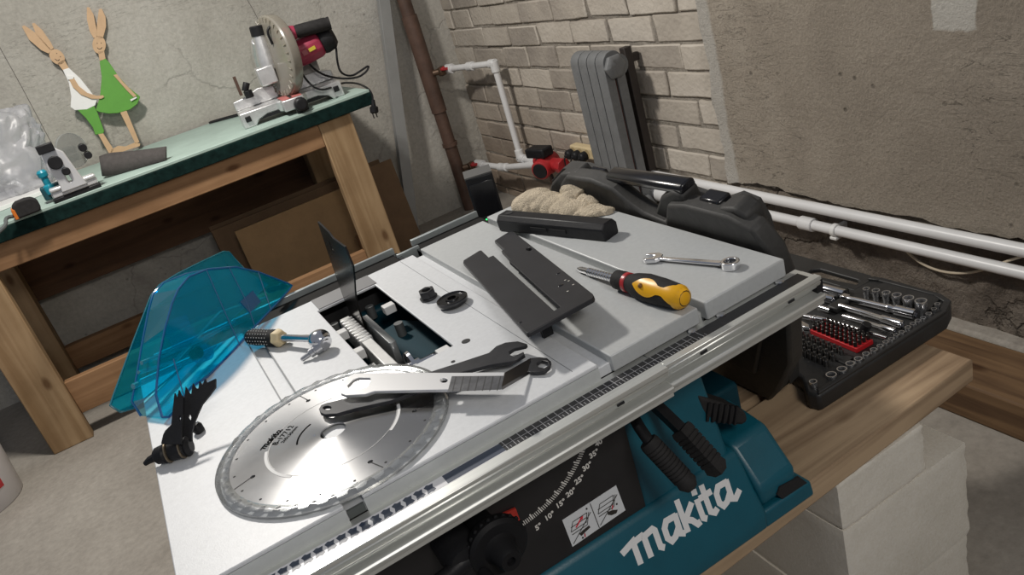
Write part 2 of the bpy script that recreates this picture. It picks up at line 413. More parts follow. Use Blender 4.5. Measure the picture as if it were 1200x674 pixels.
bmesh.ops.subdivide_edges(b.bm, edges=[e_ for e_ in b.bm.edges if e_.calc_length() > .06], cuts=5, use_grid_fill=True)
for v in b.bm.verts:
    if v.co.x < XW + .02:
        v.co.x += .0028 * noise.noise(v.co * 9) + .0016 * noise.noise(v.co * 31)
        v.co.z += .0035 * noise.noise(v.co * 17 + V((3, 1, 8))); v.co.y += .0035 * noise.noise(v.co * 17 + V((9, 4, 2)))
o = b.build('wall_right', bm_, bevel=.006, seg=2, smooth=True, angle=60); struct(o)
# plaster coat over the near part of the brick wall, ragged at its left and lower edges
def nzv(*a): return noise.noise(V(a))
pl = concrete('brown_plaster', (.335, .292, .238), (.28, .243, .197), (.395, .35, .29), 1.6, .55, 0, 130, .45, 3.0)
# pale smoothed margin and a pale scraped patch
nt = pl.node_tree; N = nt.nodes; L = nt.links; pb = N['Principled BSDF']; srcl = pb.inputs['Base Color'].links[0].from_socket
g = N.new('ShaderNodeNewGeometry'); s_ = N.new('ShaderNodeSeparateXYZ'); 
nzz = N.new('ShaderNodeTexNoise'); nzz.inputs['Scale'].default_value = 14; nzz.inputs['Detail'].default_value = 5; L.new(g.outputs['Position'], nzz.inputs['Vector'])
va = N.new('ShaderNodeVectorMath'); va.operation = 'MULTIPLY_ADD'; va.inputs[1].default_value = (.035, .035, .035); L.new(nzz.outputs['Color'], va.inputs[0]); L.new(g.outputs['Position'], va.inputs[2])
L.new(va.outputs[0], s_.inputs[0])
def rng(sock, a, w):
    q = N.new('ShaderNodeMapRange'); q.inputs['From Min'].default_value = a - w; q.inputs['From Max'].default_value = a + w; L.new(sock, q.inputs['Value']); return q.outputs[0]
def mul(*ss):
    r = ss[0]
    for t in ss[1:]:
        q = N.new('ShaderNodeMath'); q.operation = 'MULTIPLY'; L.new(r, q.inputs[0]); L.new(t, q.inputs[1]); r = q.outputs[0]
    return r
def inv(s):
    q = N.new('ShaderNodeMath'); q.operation = 'SUBTRACT'; q.inputs[0].default_value = 1; L.new(s, q.inputs[1]); return q.outputs[0]
edge = rng(s_.outputs['Y'], 2.002, .006)
patch = mul(rng(s_.outputs['Y'], 1.155, .003), inv(rng(s_.outputs['Y'], 1.262, .003)), rng(s_.outputs['Z'], .862, .003), inv(rng(s_.outputs['Z'], 1.1, .05)))
for msk, c, f in ((edge, (.47, .45, .41, 1), .85), (patch, (.56, .54, .49, 1), .9)):
    q = N.new('ShaderNodeMath'); q.operation = 'MULTIPLY'; q.inputs[1].default_value = f; L.new(msk, q.inputs[0])
    mx = N.new('ShaderNodeMix'); mx.data_type = 'RGBA'; mx.inputs['B'].default_value = c
    L.new(q.outputs[0], mx.inputs['Factor']); L.new(srcl, mx.inputs['A']); srcl = mx.outputs['Result']
L.new(srcl, pb.inputs['Base Color'])
b = MB(); nu, nv = 150, 70; YA, YB, ZA, ZB = 2.04, -1.2, .355, 2.6
G = []
for i in range(nu + 1):
    t = (i / nu) ** 1.3; y = YA + (YB - YA) * t; c = []
    for j in range(nv + 1):
        u = (j / nv) ** 1.6
        yy = y + (nzv(3.1, j * .23, 1) * .018 + nzv(3.1, j * .9, 5) * .008) * (1 if i == 0 else max(0, 1 - i / 3))
        zb = ZA + .018 * nzv(y * 3, 8, 2) + .014 * nzv(y * 14, 3, 2) + .008 * nzv(y * 50, 1, 7)
        z = zb + (ZB - zb) * u
        x = XW - .028 + .006 * nzv(yy * 2.2, z * 2.2, 4) + .0025 * nzv(yy * 9, z * 9, 9)
        if i == 0 or j == 0: x += .012
        c.append(b.bm.verts.new((x, yy, z)))
    G.append(c)
for i in range(nu):
    for j in range(nv): b.bm.faces.new((G[i][j], G[i + 1][j], G[i + 1][j + 1], G[i][j + 1]))
for line in ([c[0] for c in G], G[0]):
    back = [b.bm.verts.new((XW + .03, v.co.y, v.co.z)) for v in line]
    for k in range(len(line) - 1): b.bm.faces.new((line[k], line[k + 1], back[k + 1], back[k]))
struct(b.build('wall_right', pl, angle=60))
# rough render below the plaster edge
lowr = concrete('rough_base_render', (.2, .168, .138), (.13, .108, .088), (.27, .235, .195), 5, 1.2, .3, 45)
b = MB(); G = []
nu, nv = 160, 26
for i in range(nu + 1):
    y = 2.06 + (-1.2 - 2.06) * (i / nu) ** 1.3; c = []
    for j in range(nv + 1):
        z = .39 * j / nv
        x = XW - .012 + .010 * nzv(y * 9, z * 9, 1) + .007 * nzv(y * 28, z * 28, 3) + (.02 * ((j - 23) / 3) if j > 23 else 0)
        c.append(b.bm.verts.new((x, y, z)))
    G.append(c)
for i in range(nu):
    for j in range(nv): b.bm.faces.new((G[i][j], G[i + 1][j], G[i + 1][j + 1], G[i][j + 1]))
struct(b.build('wall_right', lowr, angle=70))
b = MB().box((XW - .06, -1.2, 0), (XW + .02, 2.2, .075))
struct(b.build('trim_1', concrete('pale_skirting_render', (.34, .31, .27), (.27, .24, .21), (.4, .37, .33), 4, .5), bevel=.012))
# ------------------------------------------------------------------ wooden beam on the floor at the right
oldw = wood('old_beam_wood', (.19, .115, .06), (.085, .048, .026), 'Y', 1)
b = MB().box((1.415, -.4, 0), (1.60, 1.75, .10))
tag(b.build('wooden_beam', oldw, bevel=.006), 'dark weathered wooden beam lying on the floor along the plastered wall', 'beam')

# ------------------------------------------------------------------ workbench
bw = wood('pine_bench', (.34, .195, .10), (.23, .125, .06), 'X', .8)
bwz = wood('pine_legs', (.40, .275, .155), (.27, .17, .085), 'Z', .8)
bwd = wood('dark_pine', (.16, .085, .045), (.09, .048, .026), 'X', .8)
gtop = mat('mint_painted_board', (.36, .47, .42), .5, 0, .12, 6, .05, 120)
gedge = mat('dark_green_edge', (.006, .019, .017), .75, 0, .5, 40, spec=.08)
BT = .884
t = thing('workbench', 'long wooden workbench with mint green top along the grey back wall', 'workbench', (-.05, 3.65, 0))
b = MB().box((-1.05, 3.25, BT - .012), (.947, 4.03, BT)); b.build('benchtop', gtop, t, bevel=.002)
b = MB().box((-1.05, 3.248, BT - .062), (.95, 4.03, BT - .0125)); lab(b.build('top_edge', gedge, t, bevel=.003), 'dark green chipped edge board')
b = MB().box((-.5765, 3.271, .725), (.6995, 3.325, BT - .063)); b.build('apron', bw, t, bevel=.003)
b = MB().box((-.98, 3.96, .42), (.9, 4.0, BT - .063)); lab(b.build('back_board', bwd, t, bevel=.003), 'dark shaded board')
for x0, x1, y0, y1 in ((-.727, -.577, 3.268, 3.322), (.70, .842, 3.268, 3.322), (-.76, -.61, 3.86, 3.955), (.72, .86, 3.86, 3.955)):
    b = MB().box((x0, y0, 0), (x1, y1, BT - .063)); b.build('leg', bwz, t, bevel=.004)
b = MB().box((-.576, 3.292, .10), (.699, 3.33, .242)); b.build('stretcher', bw, t, bevel=.003)
b = MB().box((-.609, 3.91, .075), (.719, 3.955, .19)); b.build('stretcher', bw, t, bevel=.003)
b = MB().box((.735, 3.323, .10), (.78, 3.859, .242)); b.build('stretcher', bw, t, bevel=.003)
b = MB().box((-.72, 3.323, .10), (-.68, 3.859, .242)); b.build('stretcher', bw, t, bevel=.003)
# things under the bench
cardb = mat('cardboard', (.29, .185, .09), .85, 0, .12, 12, .1, 150)
cardd = mat('dark_cardboard', (.15, .092, .05), .85, 0, .15, 12, .1, 150)
c = MB(); 
c.obox((.56, 3.56, .235), (.62, .02, .47), Matrix.Rotation(-.10, 3, 'X'))
tag(c.build('cardboard_sheet', cardb, bevel=.002), 'flat brown cardboard sheet leaning under the bench beside its right leg', 'cardboard')
c = MB().obox((.62, 3.69, .24), (.90, .02, .48), Matrix.Rotation(-.14, 3, 'X'))
c.obox((.60, 3.76, .24), (.86, .015, .49), Matrix.Rotation(-.12, 3, 'X'))
tag(c.build('cardboard_box', cardd, bevel=.002), 'darker folded cardboard box behind the brown sheet under the bench', 'cardboard')
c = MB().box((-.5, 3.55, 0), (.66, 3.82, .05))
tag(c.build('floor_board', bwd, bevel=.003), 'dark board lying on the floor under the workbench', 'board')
# ================================================================== things on the workbench
tan = mat('bare_plywood', (.56, .37, .21), .6, 0, .08, 30)
grn = mat('green_paint', (.10, .32, .035), .55, 0, .06, 30)
wht = mat('white_paint', (.80, .80, .78), .5, 0, .03, 20)
ink = mat('dark_ink', (.03, .025, .02), .6)
zr = zm(20, 0, 3.547)
RP = V((0, 3.962, BT)); RN = V((0, .985, -.125)).normalized()
def rab(pts, off=0.0): return [PP(*zr(x, y), RP - RN * off, RN) for x, y in pts]
def ell(cx, cy, rx, ry, rot, n=20):
    c, s_ = math.cos(rot), math.sin(rot)
    return [(cx + rx * math.cos(2 * PI * k / n) * c - ry * math.sin(2 * PI * k / n) * s_, cy + rx * math.cos(2 * PI * k / n) * s_ + ry * math.sin(2 * PI * k / n) * c) for k in range(n)]
t = thing('plywood_rabbit_couple', 'two flat plywood rabbits arm in arm, white shirt and green dress, leaning on wall', 'decoration', PZ(140, 182, BT))
BK = RN * .009; BK2 = RN * .013
b = MB()
b.prism(rab([(20, 110), (30, 105), (75, 135), (118, 180), (142, 208), (130, 222), (100, 208), (50, 165)]), BK)
b.prism(rab([(62, 98), (72, 95), (105, 125), (140, 175), (152, 200), (138, 208), (110, 180), (78, 140)]), BK)
b.prism(rab(ell(166, 236, 37, 27, .75)), BK); b.prism(rab([(168, 262), (196, 248), (216, 284), (190, 292)]), BK)
h = b.build('head', tan, t); f = MB()
for q in ((165, 222), (180, 236)): f.ball(rab([q], .0004)[0], .0018, n=8)
f.tube([rab([q], .001)[0] for q in ((158, 245), (164, 251), (171, 252), (177, 247))], .0012, n=6)
f.build('face_lines', ink, h)
MB().prism(rab([(190, 290), (215, 282), (262, 325), (300, 372), (332, 415), (325, 438), (290, 455), (240, 458), (222, 445), (225, 400), (215, 345)], .001), BK2).build('shirt', wht, t, bevel=.0015)
MB().prism(rab([(215, 328), (236, 324), (257, 358), (292, 386), (330, 398), (358, 396), (362, 404), (350, 411), (310, 411), (265, 393), (232, 362)], .0085), RN * .007).build('arm', tan, t, bevel=.001)
MB().prism(rab([(203, 312), (236, 318), (234, 328), (211, 332)], .009), RN * .008).build('sleeve', wht, t, bevel=.001)
MB().prism(rab([(250, 456), (320, 440), (335, 470), (362, 545), (358, 555), (325, 560), (315, 530), (285, 490)], .0005), BK).build('trousers', grn, t, bevel=.0015)
MB().prism(rab([(336, 556), (357, 553), (402, 622), (386, 645)]), BK).build('leg', tan, t)
b = MB()
b.prism(rab([(290, 30), (300, 30), (318, 60), (330, 120), (333, 154), (318, 158), (302, 130), (290, 80)]), BK)
b.prism(rab([(340, 38), (352, 36), (368, 70), (370, 110), (357, 158), (340, 162), (330, 150), (333, 90)]), BK)
b.prism(rab(ell(341, 186, 28, 37, -.05)), BK); b.prism(rab([(337, 215), (362, 212), (368, 247), (343, 252)]), BK)
h = b.build('head', tan, t); f = MB()
for q in ((333, 180), (350, 179)): f.ball(rab([q], .0004)[0], .0018, n=8)
f.tube([rab([q], .001)[0] for q in ((333, 198), (340, 204), (348, 203), (353, 197))], .0012, n=6)
f.build('face_lines', ink, h)
MB().prism(rab([(343, 255), (368, 243), (385, 262), (420, 315), (460, 360), (512, 402), (500, 432), (470, 455), (420, 470), (380, 472), (340, 465), (327, 458), (345, 400), (352, 320)], .0015), BK2).build('dress', grn, t, bevel=.0015)
MB().prism(rab([(400, 312), (415, 308), (440, 340), (470, 370), (497, 398), (485, 405), (455, 375), (420, 335)], .009), RN * .007).build('arm', tan, t, bevel=.001)
MB().prism(rab([(470, 414), (496, 402), (498, 407), (474, 421)], .0095), RN * .003).build('pocket_bow', wht, t)
MB().prism(rab([(428, 466), (455, 460), (508, 590), (492, 597)]), BK).build('leg', tan, t)
a = rab([(385, 648), (392, 622), (420, 606), (450, 609), (490, 592), (512, 597), (510, 607)]); MB().prism(a, BK).build('foot_board', tan, t)

# sanding belt, flattened loop lying on the bench
p0 = PZ(118, 211, BT); p1 = PZ(190, 191, BT)
b = MB(); L_ = (p1 - p0).length; ux = (p1 - p0).normalized(); uy = V((-ux.y, ux.x, 0)); path = []
for k in range(13): a = PI / 2 + PI * k / 12; path.append((.032 + .032 * math.cos(a), .03 * math.sin(a)))
path += [(.09, -.022), (.16, -.012), (L_ - .01, -.006)] + [(L_ + .004 * math.cos(a_), .006 * math.sin(a_)) for a_ in (-1, 0, 1)] + [(L_ - .01, .006), (.16, .006), (.09, .018)]
n = len(path); rings = []
for f in (0, .5, 1): rings.append([b.bm.verts.new(p0 + ux * (x + .006 * f) + uy * (y + .03 + .03 * f) + EZ * ((.078 - .034 * min(1, x / L_)) * f + .002 + (.010 * max(0, 1 - x / .08)) * (1 - f))) for x, y in path])
for A, B in zip(rings, rings[1:]):
    for k in range(n): b.bm.faces.new((A[k], A[(k + 1) % n], B[(k + 1) % n], B[k]))
o = b.build('sanding_belt', mat('dark_abrasive', (.065, .058, .055), .9, 0, .2, 60, .3, 500), angle=60)
s_ = o.modifiers.new('thick', 'SOLIDIFY'); s_.thickness = .0025; s_.offset = 0
tag(o, 'dark grey sanding belt lying flattened on the green benchtop before the rabbits', 'sanding belt')

# trim router base with chrome bracket, black sole and blue knobs
zq = zm(0, 150, 5.615)
Yr = 3.36
def Q(x, y, Y=Yr): return PY(*zq(x, y), Y)
t = thing('router_base', 'small chrome router base with black sole and blue knobs on the benchtop', 'tool', PZ(*zq(500, 430), BT))
o0 = PZ(*zq(520, 445), BT); ang = .06; RM = Matrix.Rotation(ang, 3, 'Z')
def W(x, y, z): return o0 + RM @ (V((x, y, z)) * 1.0)
rchrome = mat('polished_aluminium', (.78, .78, .79), .3, .5)
MB().obox(W(0, .05, .008), (.165, .085, .016), RM).build('sole', black, t, bevel=.004)
b = MB().obox(W(0, .05, .028), (.160, .078, .024), RM); b.obox(W(-.055, .03, .046), (.05, .05, .014), RM); b.obox(W(.052, .03, .046), (.055, .05, .014), RM)
b.build('foot', rchrome, t, bevel=.005)
b = MB().prism([W(-.045, -.002, .03), W(.045, -.002, .03), W(.035, .0, .07), W(.022, .0, .16), W(-.005, .0, .19), W(-.045, .0, .185), W(-.05, .0, .12), W(-.04, .0, .07)], RM @ V((0, .05, 0)), [[W(-.008, -.001, .055), W(.004, -.001, .055), W(.0, .0, .10), W(-.010, .0, .10)]])
b.build('bracket', rchrome, t, bevel=.003)
b = MB().cyl(W(-.018, -.020, .135), W(-.018, .025, .135), .024); b.obox(W(-.025, .0, .19), (.055, .035, .03), RM); b.build('clamp_knob', black, t, bevel=.003); b = MB(); b.cyl(W(.0, -.015, .095), W(.0, .022, .095), .014)
b.build('clamp_knob', black, t, bevel=.003)
b = MB().lathe(W(-.075, .085, .03), W(-.075, .085, .2), [(0, .02), (.02, .022), (.03, .02), (.035, .012), (.06, .012), (.065, .017), (.08, .018), (.088, .012), (.09, 0)], 16)
b.build('adjust_knob', mat('blue_knob', (.01, .24, .33), .35), t)
MB().obox(W(-.07, .10, .035), (.075, .05, .05), RM).build('motor_clamp', mat('dark_teal', (.01, .06, .075), .45), t, bevel=.006)
gl = clear('clear_guard_plastic', (.72, .74, .74), .4, .15, .30, (.5, .52, .5))
b = MB(); b.lathe(W(.045, .055, .15), W(.06, .035, .15), [(0, 0), (0, .062), (.0015, .063), (.012, .063), (.0135, .062)], 32); b.build('chip_deflector', gl, t)
MB().cyl(W(.085, .0, .15), W(.085, .045, .15), .014).cyl(W(.09, .0, .12), W(.09, .045, .12), .013).build('wing_nut', black, t, bevel=.002)

# white board strip and plastic bag, tape measure
pts = [PZ(-60, 272, BT), PZ(72, 220, BT), PZ(66, 209, BT), PZ(-60, 244, BT)]
tag(MB().prism([p + EZ * .001 for p in pts], (0, 0, .016)).build('white_board', wht, bevel=.001), 'white laminated board strip lying on the left end of the benchtop', 'board')
bag = clear('thin_film', (.92, .93, .95), .12, .4, .30, (.72, .72, .76))
b = MB(); c0 = PY(16, 205, 3.80); c0.z = BT + .135
bmesh.ops.create_icosphere(b.bm, subdivisions=5, radius=1)
for v in b.bm.verts:
    d = v.co.copy(); r = 1 + .30 * noise.noise(d * 1.7) + .26 * abs(noise.noise(d * 2.9)) - .14 * abs(noise.noise(d * 5.5)) + .01 * noise.noise(d * 14)
    p = V((d.x * .17, d.y * .10, d.z * .17)) * r
    if d.z > .3: p.x += .05 * d.z; p.z += .03 * d.z
    p.z = max(p.z, -.132); v.co = c0 + p
tag(b.build('plastic_bag', bag, angle=50), 'crumpled clear plastic bag on the left end of the bench', 'bag')
t = thing('tape_measure', 'black tape measure with orange trim near the bench front edge', 'tape measure', PZ(32, 250, BT))
o0 = PZ(35, 252, BT); RM = Matrix.Rotation(.12, 3, 'Z')
prof = [(-.042, 0), (.036, 0), (.044, .012), (.044, .04), (.03, .054), (.01, .058), (-.02, .057), (-.036, .048), (-.042, .03)]
MB().prism([o0 + RM @ V((x, 0, z)) for x, z in prof], RM @ V((0, .042, 0))).build('case', rubber, t, bevel=.006, seg=3)
MB().prism([o0 + RM @ V((x, -.001, z)) for x, z in ((-.046, 0), (-.034, 0), (-.034, .034), (-.042, .04), (-.046, .03))], RM @ V((0, .044, 0))).build('orange_trim', mat('orange_plastic', (.62, .16, .015), .45), t, bevel=.002)
a = o0 + RM @ V((-.04, .018, .012)); e_ = PZ(-4, 276, BT)
b = MB(); pa = [a, a + V((-.03, -.01, .008)), (a + e_) / 2 + V((0, 0, .0)), e_ + EZ * .004]
b.tube(pa, .0065, n=8, smooth=2); b.build('wrist_strap', mat('grey_webbing', (.09, .1, .1), .8), t)

# ---------------------------------------------------------------- mitre saw
t = thing('mitre_saw', 'red and silver mitre saw with a dusty clear blade guard on the bench end', 'mitre saw', (.66, 3.45, BT))
def B(x, y, z): return V((.66 + x, 3.42 + y, BT + z))
MR = Matrix.Rotation(-.10, 3, 'Z')
def Bq(x, y, z): return V((.66, 3.42, BT)) + MR @ V((x, y, z))
# base table: two wings with an arched front apron, fixed fence behind
b = MB()
for s in (-1, 1):
    arch = [(.045, .03), (.045, .062), (.215, .062), (.215, 0), (.165, 0), (.15, .018), (.11, .03)]
    b.prism([Bq(s * x, -.06, z) for x, z in arch], MR @ V((0, .15, 0)))
b.lathe(Bq(0, 0, .02), Bq(0, 0, .09), [(0, .085), (.02, .088), (.042, .088), (.044, .08)], 36)
b.prism([Bq(-.045, -.13, .02), Bq(.045, -.13, .02), Bq(.05, 0, .02), Bq(-.05, 0, .02)], (0, 0, .044))
b.build('base', alu, t, bevel=.004)
b = MB()
b.prism([Bq(x, .07, z) for x, z in ((-.215, .063), (-.03, .063), (-.03, .115), (-.1, .125), (-.17, .105), (-.215, .10))], MR @ V((0, .018, 0)))
b.prism([Bq(x, .07, z) for x, z in ((.03, .063), (.215, .063), (.215, .10), (.17, .11), (.1, .125), (.03, .115))], MR @ V((0, .018, 0)))
b.build('fence', alu, t, bevel=.003)
MB().prism([Bq(x, .062, z) for x, z in ((.05, .11), (.17, .115), (.17, .2), (.14, .215), (.06, .18))], MR @ V((0, .006, 0))).build('fence_extension', mat('grey_fence_steel', (.30, .29, .27), .4, .6, .1, 30), t, bevel=.002)
MB().prism([Bq(-.04, -.125, .0645), Bq(.04, -.125, .0645), Bq(.045, .05, .0645), Bq(-.045, .05, .0645)], (0, 0, .002)).build('kerf_plate', mat('faded_red', (.5, .16, .15), .5), t)
b = MB().obox(Bq(-.004, -.05, .067), (.012, .14, .002), MR); b.build('kerf_slot', blackg, t)
b = MB().lathe(Bq(.02, -.125, .035), Bq(.02, -.2, .035), [(0, .016), (.02, .018), (.022, .028), (.05, .027), (.056, .02), (.057, 0)], 18); b.obox(Bq(.02, -.14, .02), (.05, .035, .03), MR)
b.build('mitre_knob', black, t, bevel=.002)
b = MB()
for s in (-1, 1): b.obox(Bq(s * .188, -.064, .035), (.022, .012, .022), MR)
b.build('screw_cap', black, t, bevel=.002)
# black scale strip on the arched apron
MB().prism([Bq(x, -.0625, z) for x, z in ((-.15, .018), (-.11, .031), (-.045, .031), (-.045, .018), (-.09, .018))], MR @ V((0, .003, 0))).prism([Bq(x, -.0625, z) for x, z in ((.15, .018), (.11, .031), (.045, .031), (.045, .018), (.09, .018))], MR @ V((0, .003, 0))).build('scale_strip', black, t)
# head: pivot, arm, guarded blade, motor and handle
b = MB(); b.lathe(Bq(-.02, .10, .05), Bq(-.02, .22, .05), [(0, .035), (.12, .03)], 20)
b.tube([Bq(-.02, .17, .05), Bq(-.04, .16, .15), Bq(-.045, .12, .24), Bq(-.03, .06, .30)], [.04, .038, .034, .03, .024], n=14, smooth=1)
b.lathe(PY(316, 82, 3.45), PY(303, 40, 3.45), [(0, .034), (.05, .036), (.11, .028), (.16, .026)], 18)
b.obox(PY(312, 88, 3.46), (.07, .10, .07), MR)
b.build('arm', alu, t, bevel=.004)
MB().lathe(PY(303.5, 42, 3.45), PY(300, 30, 3.45), [(0, .03), (.035, .03), (.04, .026), (.04, 0)], 16).build('spring_cap', black, t)
pc = PY(325, 66, 3.42); HR = Matrix.Rotation(.22, 3, 'Z'); nx = (HR @ V((1, 0, -.10))).normalized()
gd = clear('dusty_clear_guard', (.78, .75, .68), .35, .2, .42, (.55, .51, .43))
b = MB(); b.lathe(pc - nx * .022, pc + nx * .03, [(0, 0), (0, .10), (.001, .14), (.004, .158), (.01, .163), (.04, .163), (.048, .158), (.05, .135)], 48)
b.build('blade_guard', gd, t)
b = MB(); nT = 40; u1 = nx.orthogonal().normalized(); u2 = nx.cross(u1); ring = []
for k in range(nT): 
    for da, rr in ((0, .148), (.55, .141), (.56, .138)):
        a = 2 * PI * (k + da) / nT; ring.append(pc + u1 * (rr * math.cos(a)) + u2 * (rr * math.sin(a)))
b.prism(ring, nx * .002); b.build('blade', mat('dull_blade', (.42, .40, .37), .4, .8), t)
b = MB()
for k in range(30):
    a = 2 * PI * k / 30; q = pc - nx * .0225 + (u1 * math.cos(a) + u2 * math.sin(a)) * .138; e_ = pc - nx * .0225 + (u1 * math.cos(a) + u2 * math.sin(a)) * .155
    b.cyl(q, e_, .0028, n=6)
o = b.build('guard_rib', gd, t); o['kind'] = 'stuff'
mo = PY(350, 63, 3.40); mx_ = V((.97, -.12, .17)).normalized()
b = MB(); b.lathe(mo - mx_ * .02, mo + mx_ * .2, [(0, .052), (.03, .057), (.10, .058), (.12, .052)], 8, PI / 8); b.build('motor_housing', mat('saw_red', (.33, .03, .07), .42, 0, .08, 20), t, bevel=.008)
b = MB(); b.lathe(mo + mx_ * .10, mo + mx_ * .24, [(0, .050), (.015, .054), (.05, .05), (.064, .035), (.066, 0)], 16); b.build('motor_cap', black, t)
b = MB(); b.lathe(mo - mx_ * .055, mo - mx_ * .018, [(0, .056), (.037, .056)], 18); b.build('gear_case', alu, t, bevel=.003)
uyb = V((-.17, 0, 1)); fr = mx_.cross(uyb.normalized())
pb_ = mo + mx_ * .045 + V((0, -.0585, -.002))
MB().obox(pb_, (.03, .003, .014), Matrix.Rotation(-.17, 3, 'Y')).build('yellow_badge', mat('yellow_label', (.6, .5, .05), .5), t)
MB().obox(pb_ + mx_ * -.032 + V((0, .0002, 0)), (.022, .003, .02), Matrix.Rotation(-.17, 3, 'Y')).build('grey_badge', mat('grey_label', (.35, .1, .12), .5), t)
h0 = PY(333, 41, 3.36); h1 = PY(382, 28, 3.33)
b = MB(); hd = (h1 - h0).normalized(); b.lathe(h0, h1, [(0, .028), (.02, .03), (.045, .026), (.048, .022), ((h1 - h0).length, .023), ((h1 - h0).length + .012, .02), ((h1 - h0).length + .015, 0)], 16)
b.tube([h0 + hd * .01, h0 + V((-.015, .03, -.02)), pc + nx * .03 + V((0, 0, .07))], .024, n=12); b.build('handle', mat('saw_red', (.4, .02, .045)), t)
b = MB(); b.lathe(h0 + hd * .046, h1, [(0, .024), (.01, .0262), ((h1 - h0).length - .05, .0262), ((h1 - h0).length - .043, .024), ((h1 - h0).length - .03, .0255), ((h1 - h0).length - .028, 0)], 16); b.build('grip', rubber, t)
a = h0 + hd * .0; b = MB(); b.tube([a + V((0, -.01, .02)), a + V((-.04, 0, .05)), a + V((-.06, 0, .03)), a + V((-.055, .01, -.02))], .005, n=8, smooth=2); b.build('lock_lever', black, t)
b = MB(); q = PY(334, 58, 3.36); b.obox(q, (.04, .03, .05), HR); b.cyl(q + V((0, -.02, -.015)), q + V((.0, -.02, .03)), .012); b.build('trigger_block', black, t, bevel=.006)
# left clamp and wire support rods
p = PZ(280, 128, BT + .09)
b = MB(); a0 = PY(283, 112, 3.5); a1 = PY(274, 90, 3.5); b.tube([a0, a1], .008, n=4); b.build('clamp_bar', mat('rusty_bar', (.09, .05, .035), .6), t)
b = MB(); q = PY(287, 107, 3.46); b.cyl(q, q + V((.02, 0, .03)), .014, n=10); b.cyl(q + V((.01, 0, -.03)), q + V((.01, 0, .0)), .018, n=8); b.build('clamp_knob', black, t, bevel=.002)
b = MB(); zz = BT + .006
q_ = [PZ(288, 133, zz), PZ(250, 143, zz)]; b.tube([q_[0], q_[1], q_[1] + V((-.02, .02, 0)), q_[1] + V((0, .05, 0)), q_[0] + V((0, .06, 0))], .004, n=8, smooth=1); b.build('support_rod', black, t)
# mains cable looping on the bench, plug hanging over the end
b = MB()
cs = [(mo + mx_ * .16), PY(394, 55, 3.36), PY(395, 72, 3.36), PY(399, 86, 3.38), PY(412, 90, 3.4), PY(424, 82, 3.4), PY(433, 76, 3.4), PY(430, 84, 3.4), PY(418, 92, 3.4), PY(392, 92, 3.42), PY(370, 84, 3.42), PY(352, 62, 3.38)]
b.tube(cs, .0045, n=8, smooth=2); b.build('power_cable', black, t)
b = MB(); b.tube([PY(342, 68, 3.36), PY(352, 84, 3.34), PY(364, 100, 3.3), PY(376, 106, 3.3), PY(388, 103, 3.3), PZ(400, 97, BT + .006), PZ(418, 97, BT + .006), PZ(431, 103, BT + .006), PY(436, 110, 3.25), PY(437, 118, 3.25)], .0045, n=8, smooth=2)
lab(b.build('power_cable', black, t), 'cable drooping over the bench end')
q0 = PY(437, 117, 3.25); q1 = PY(439, 134, 3.25); b = MB(); b.lathe(q0, q1, [(0, .008), (.025, .010), (.03, .018), (.05, .018), (.055, .012), (.056, 0)], 12)
for s in (-.007, .007): b.cyl(q1 + V((s, 0, .012)), q1 + V((s, 0, -.015)), .0025, n=8)
b.build('plug', black, t)

# ---------------------------------------------------------------- bucket on the floor
bc = V((-.985, 3.12, 0)); t = thing('bucket', 'white plastic bucket with red lid and wire handle on the floor by the bench leg', 'bucket', bc)
bwht = mat('bucket_white', (.62, .60, .60), .4, 0, .06, 8)
MB().lathe(bc, bc + EZ, [(0, 0), (.0, .148), (.006, .152), (.25, .166), (.252, .17), (.262, .17), (.264, .166)], 40).build('pail', bwht, t)
MB().lathe(bc + EZ * .264, bc + EZ, [(0, .172), (.016, .174), (.02, .168), (.02, .15), (.012, .148), (.012, 0)], 40).build('lid', bwht, t)
MB().lathe(bc + EZ * .2765, bc + EZ, [(0, 0), (0, .146), (.002, .146), (.002, 0)], 40).build('lid_panel', red, t)
b = MB(); g = []
for k in range(11):
    a = -1.55 + k * .13 - .35; rr = [.1575, .1645]
    g.append([b.bm.verts.new(bc + V((math.cos(a) * (.153 + .0135 * z / .25 + .0012), math.sin(a) * (.153 + .0135 * z / .25 + .0012), z))) for z in (.075, .15)])
for A, B_ in zip(g, g[1:]): b.bm.faces.new((A[0], B_[0], B_[1], A[1]))
b.build('label_patch', red, t)
b = MB(); b.tube([bc + V((math.cos(a) * .174, math.sin(a) * .174, .245 - .11 * math.sin((a + .25) / (-2.6) * PI))) for a in [-.25 - 2.6 * k / 14 for k in range(15)]], .0025, n=8)
b.build('wire_handle', steel, t)
# ================================================================== pipes and heating gear along the walls
pipew = mat('white_pipe', (.72, .72, .72), .35, 0, .04, 10)
rust = mat('brown_painted_pipe', (.10, .058, .042), .55, 0, .3, 12, .1, 80)
gpost = mat('grey_steel_profile', (.30, .305, .30), .5, .2, .08, 8)
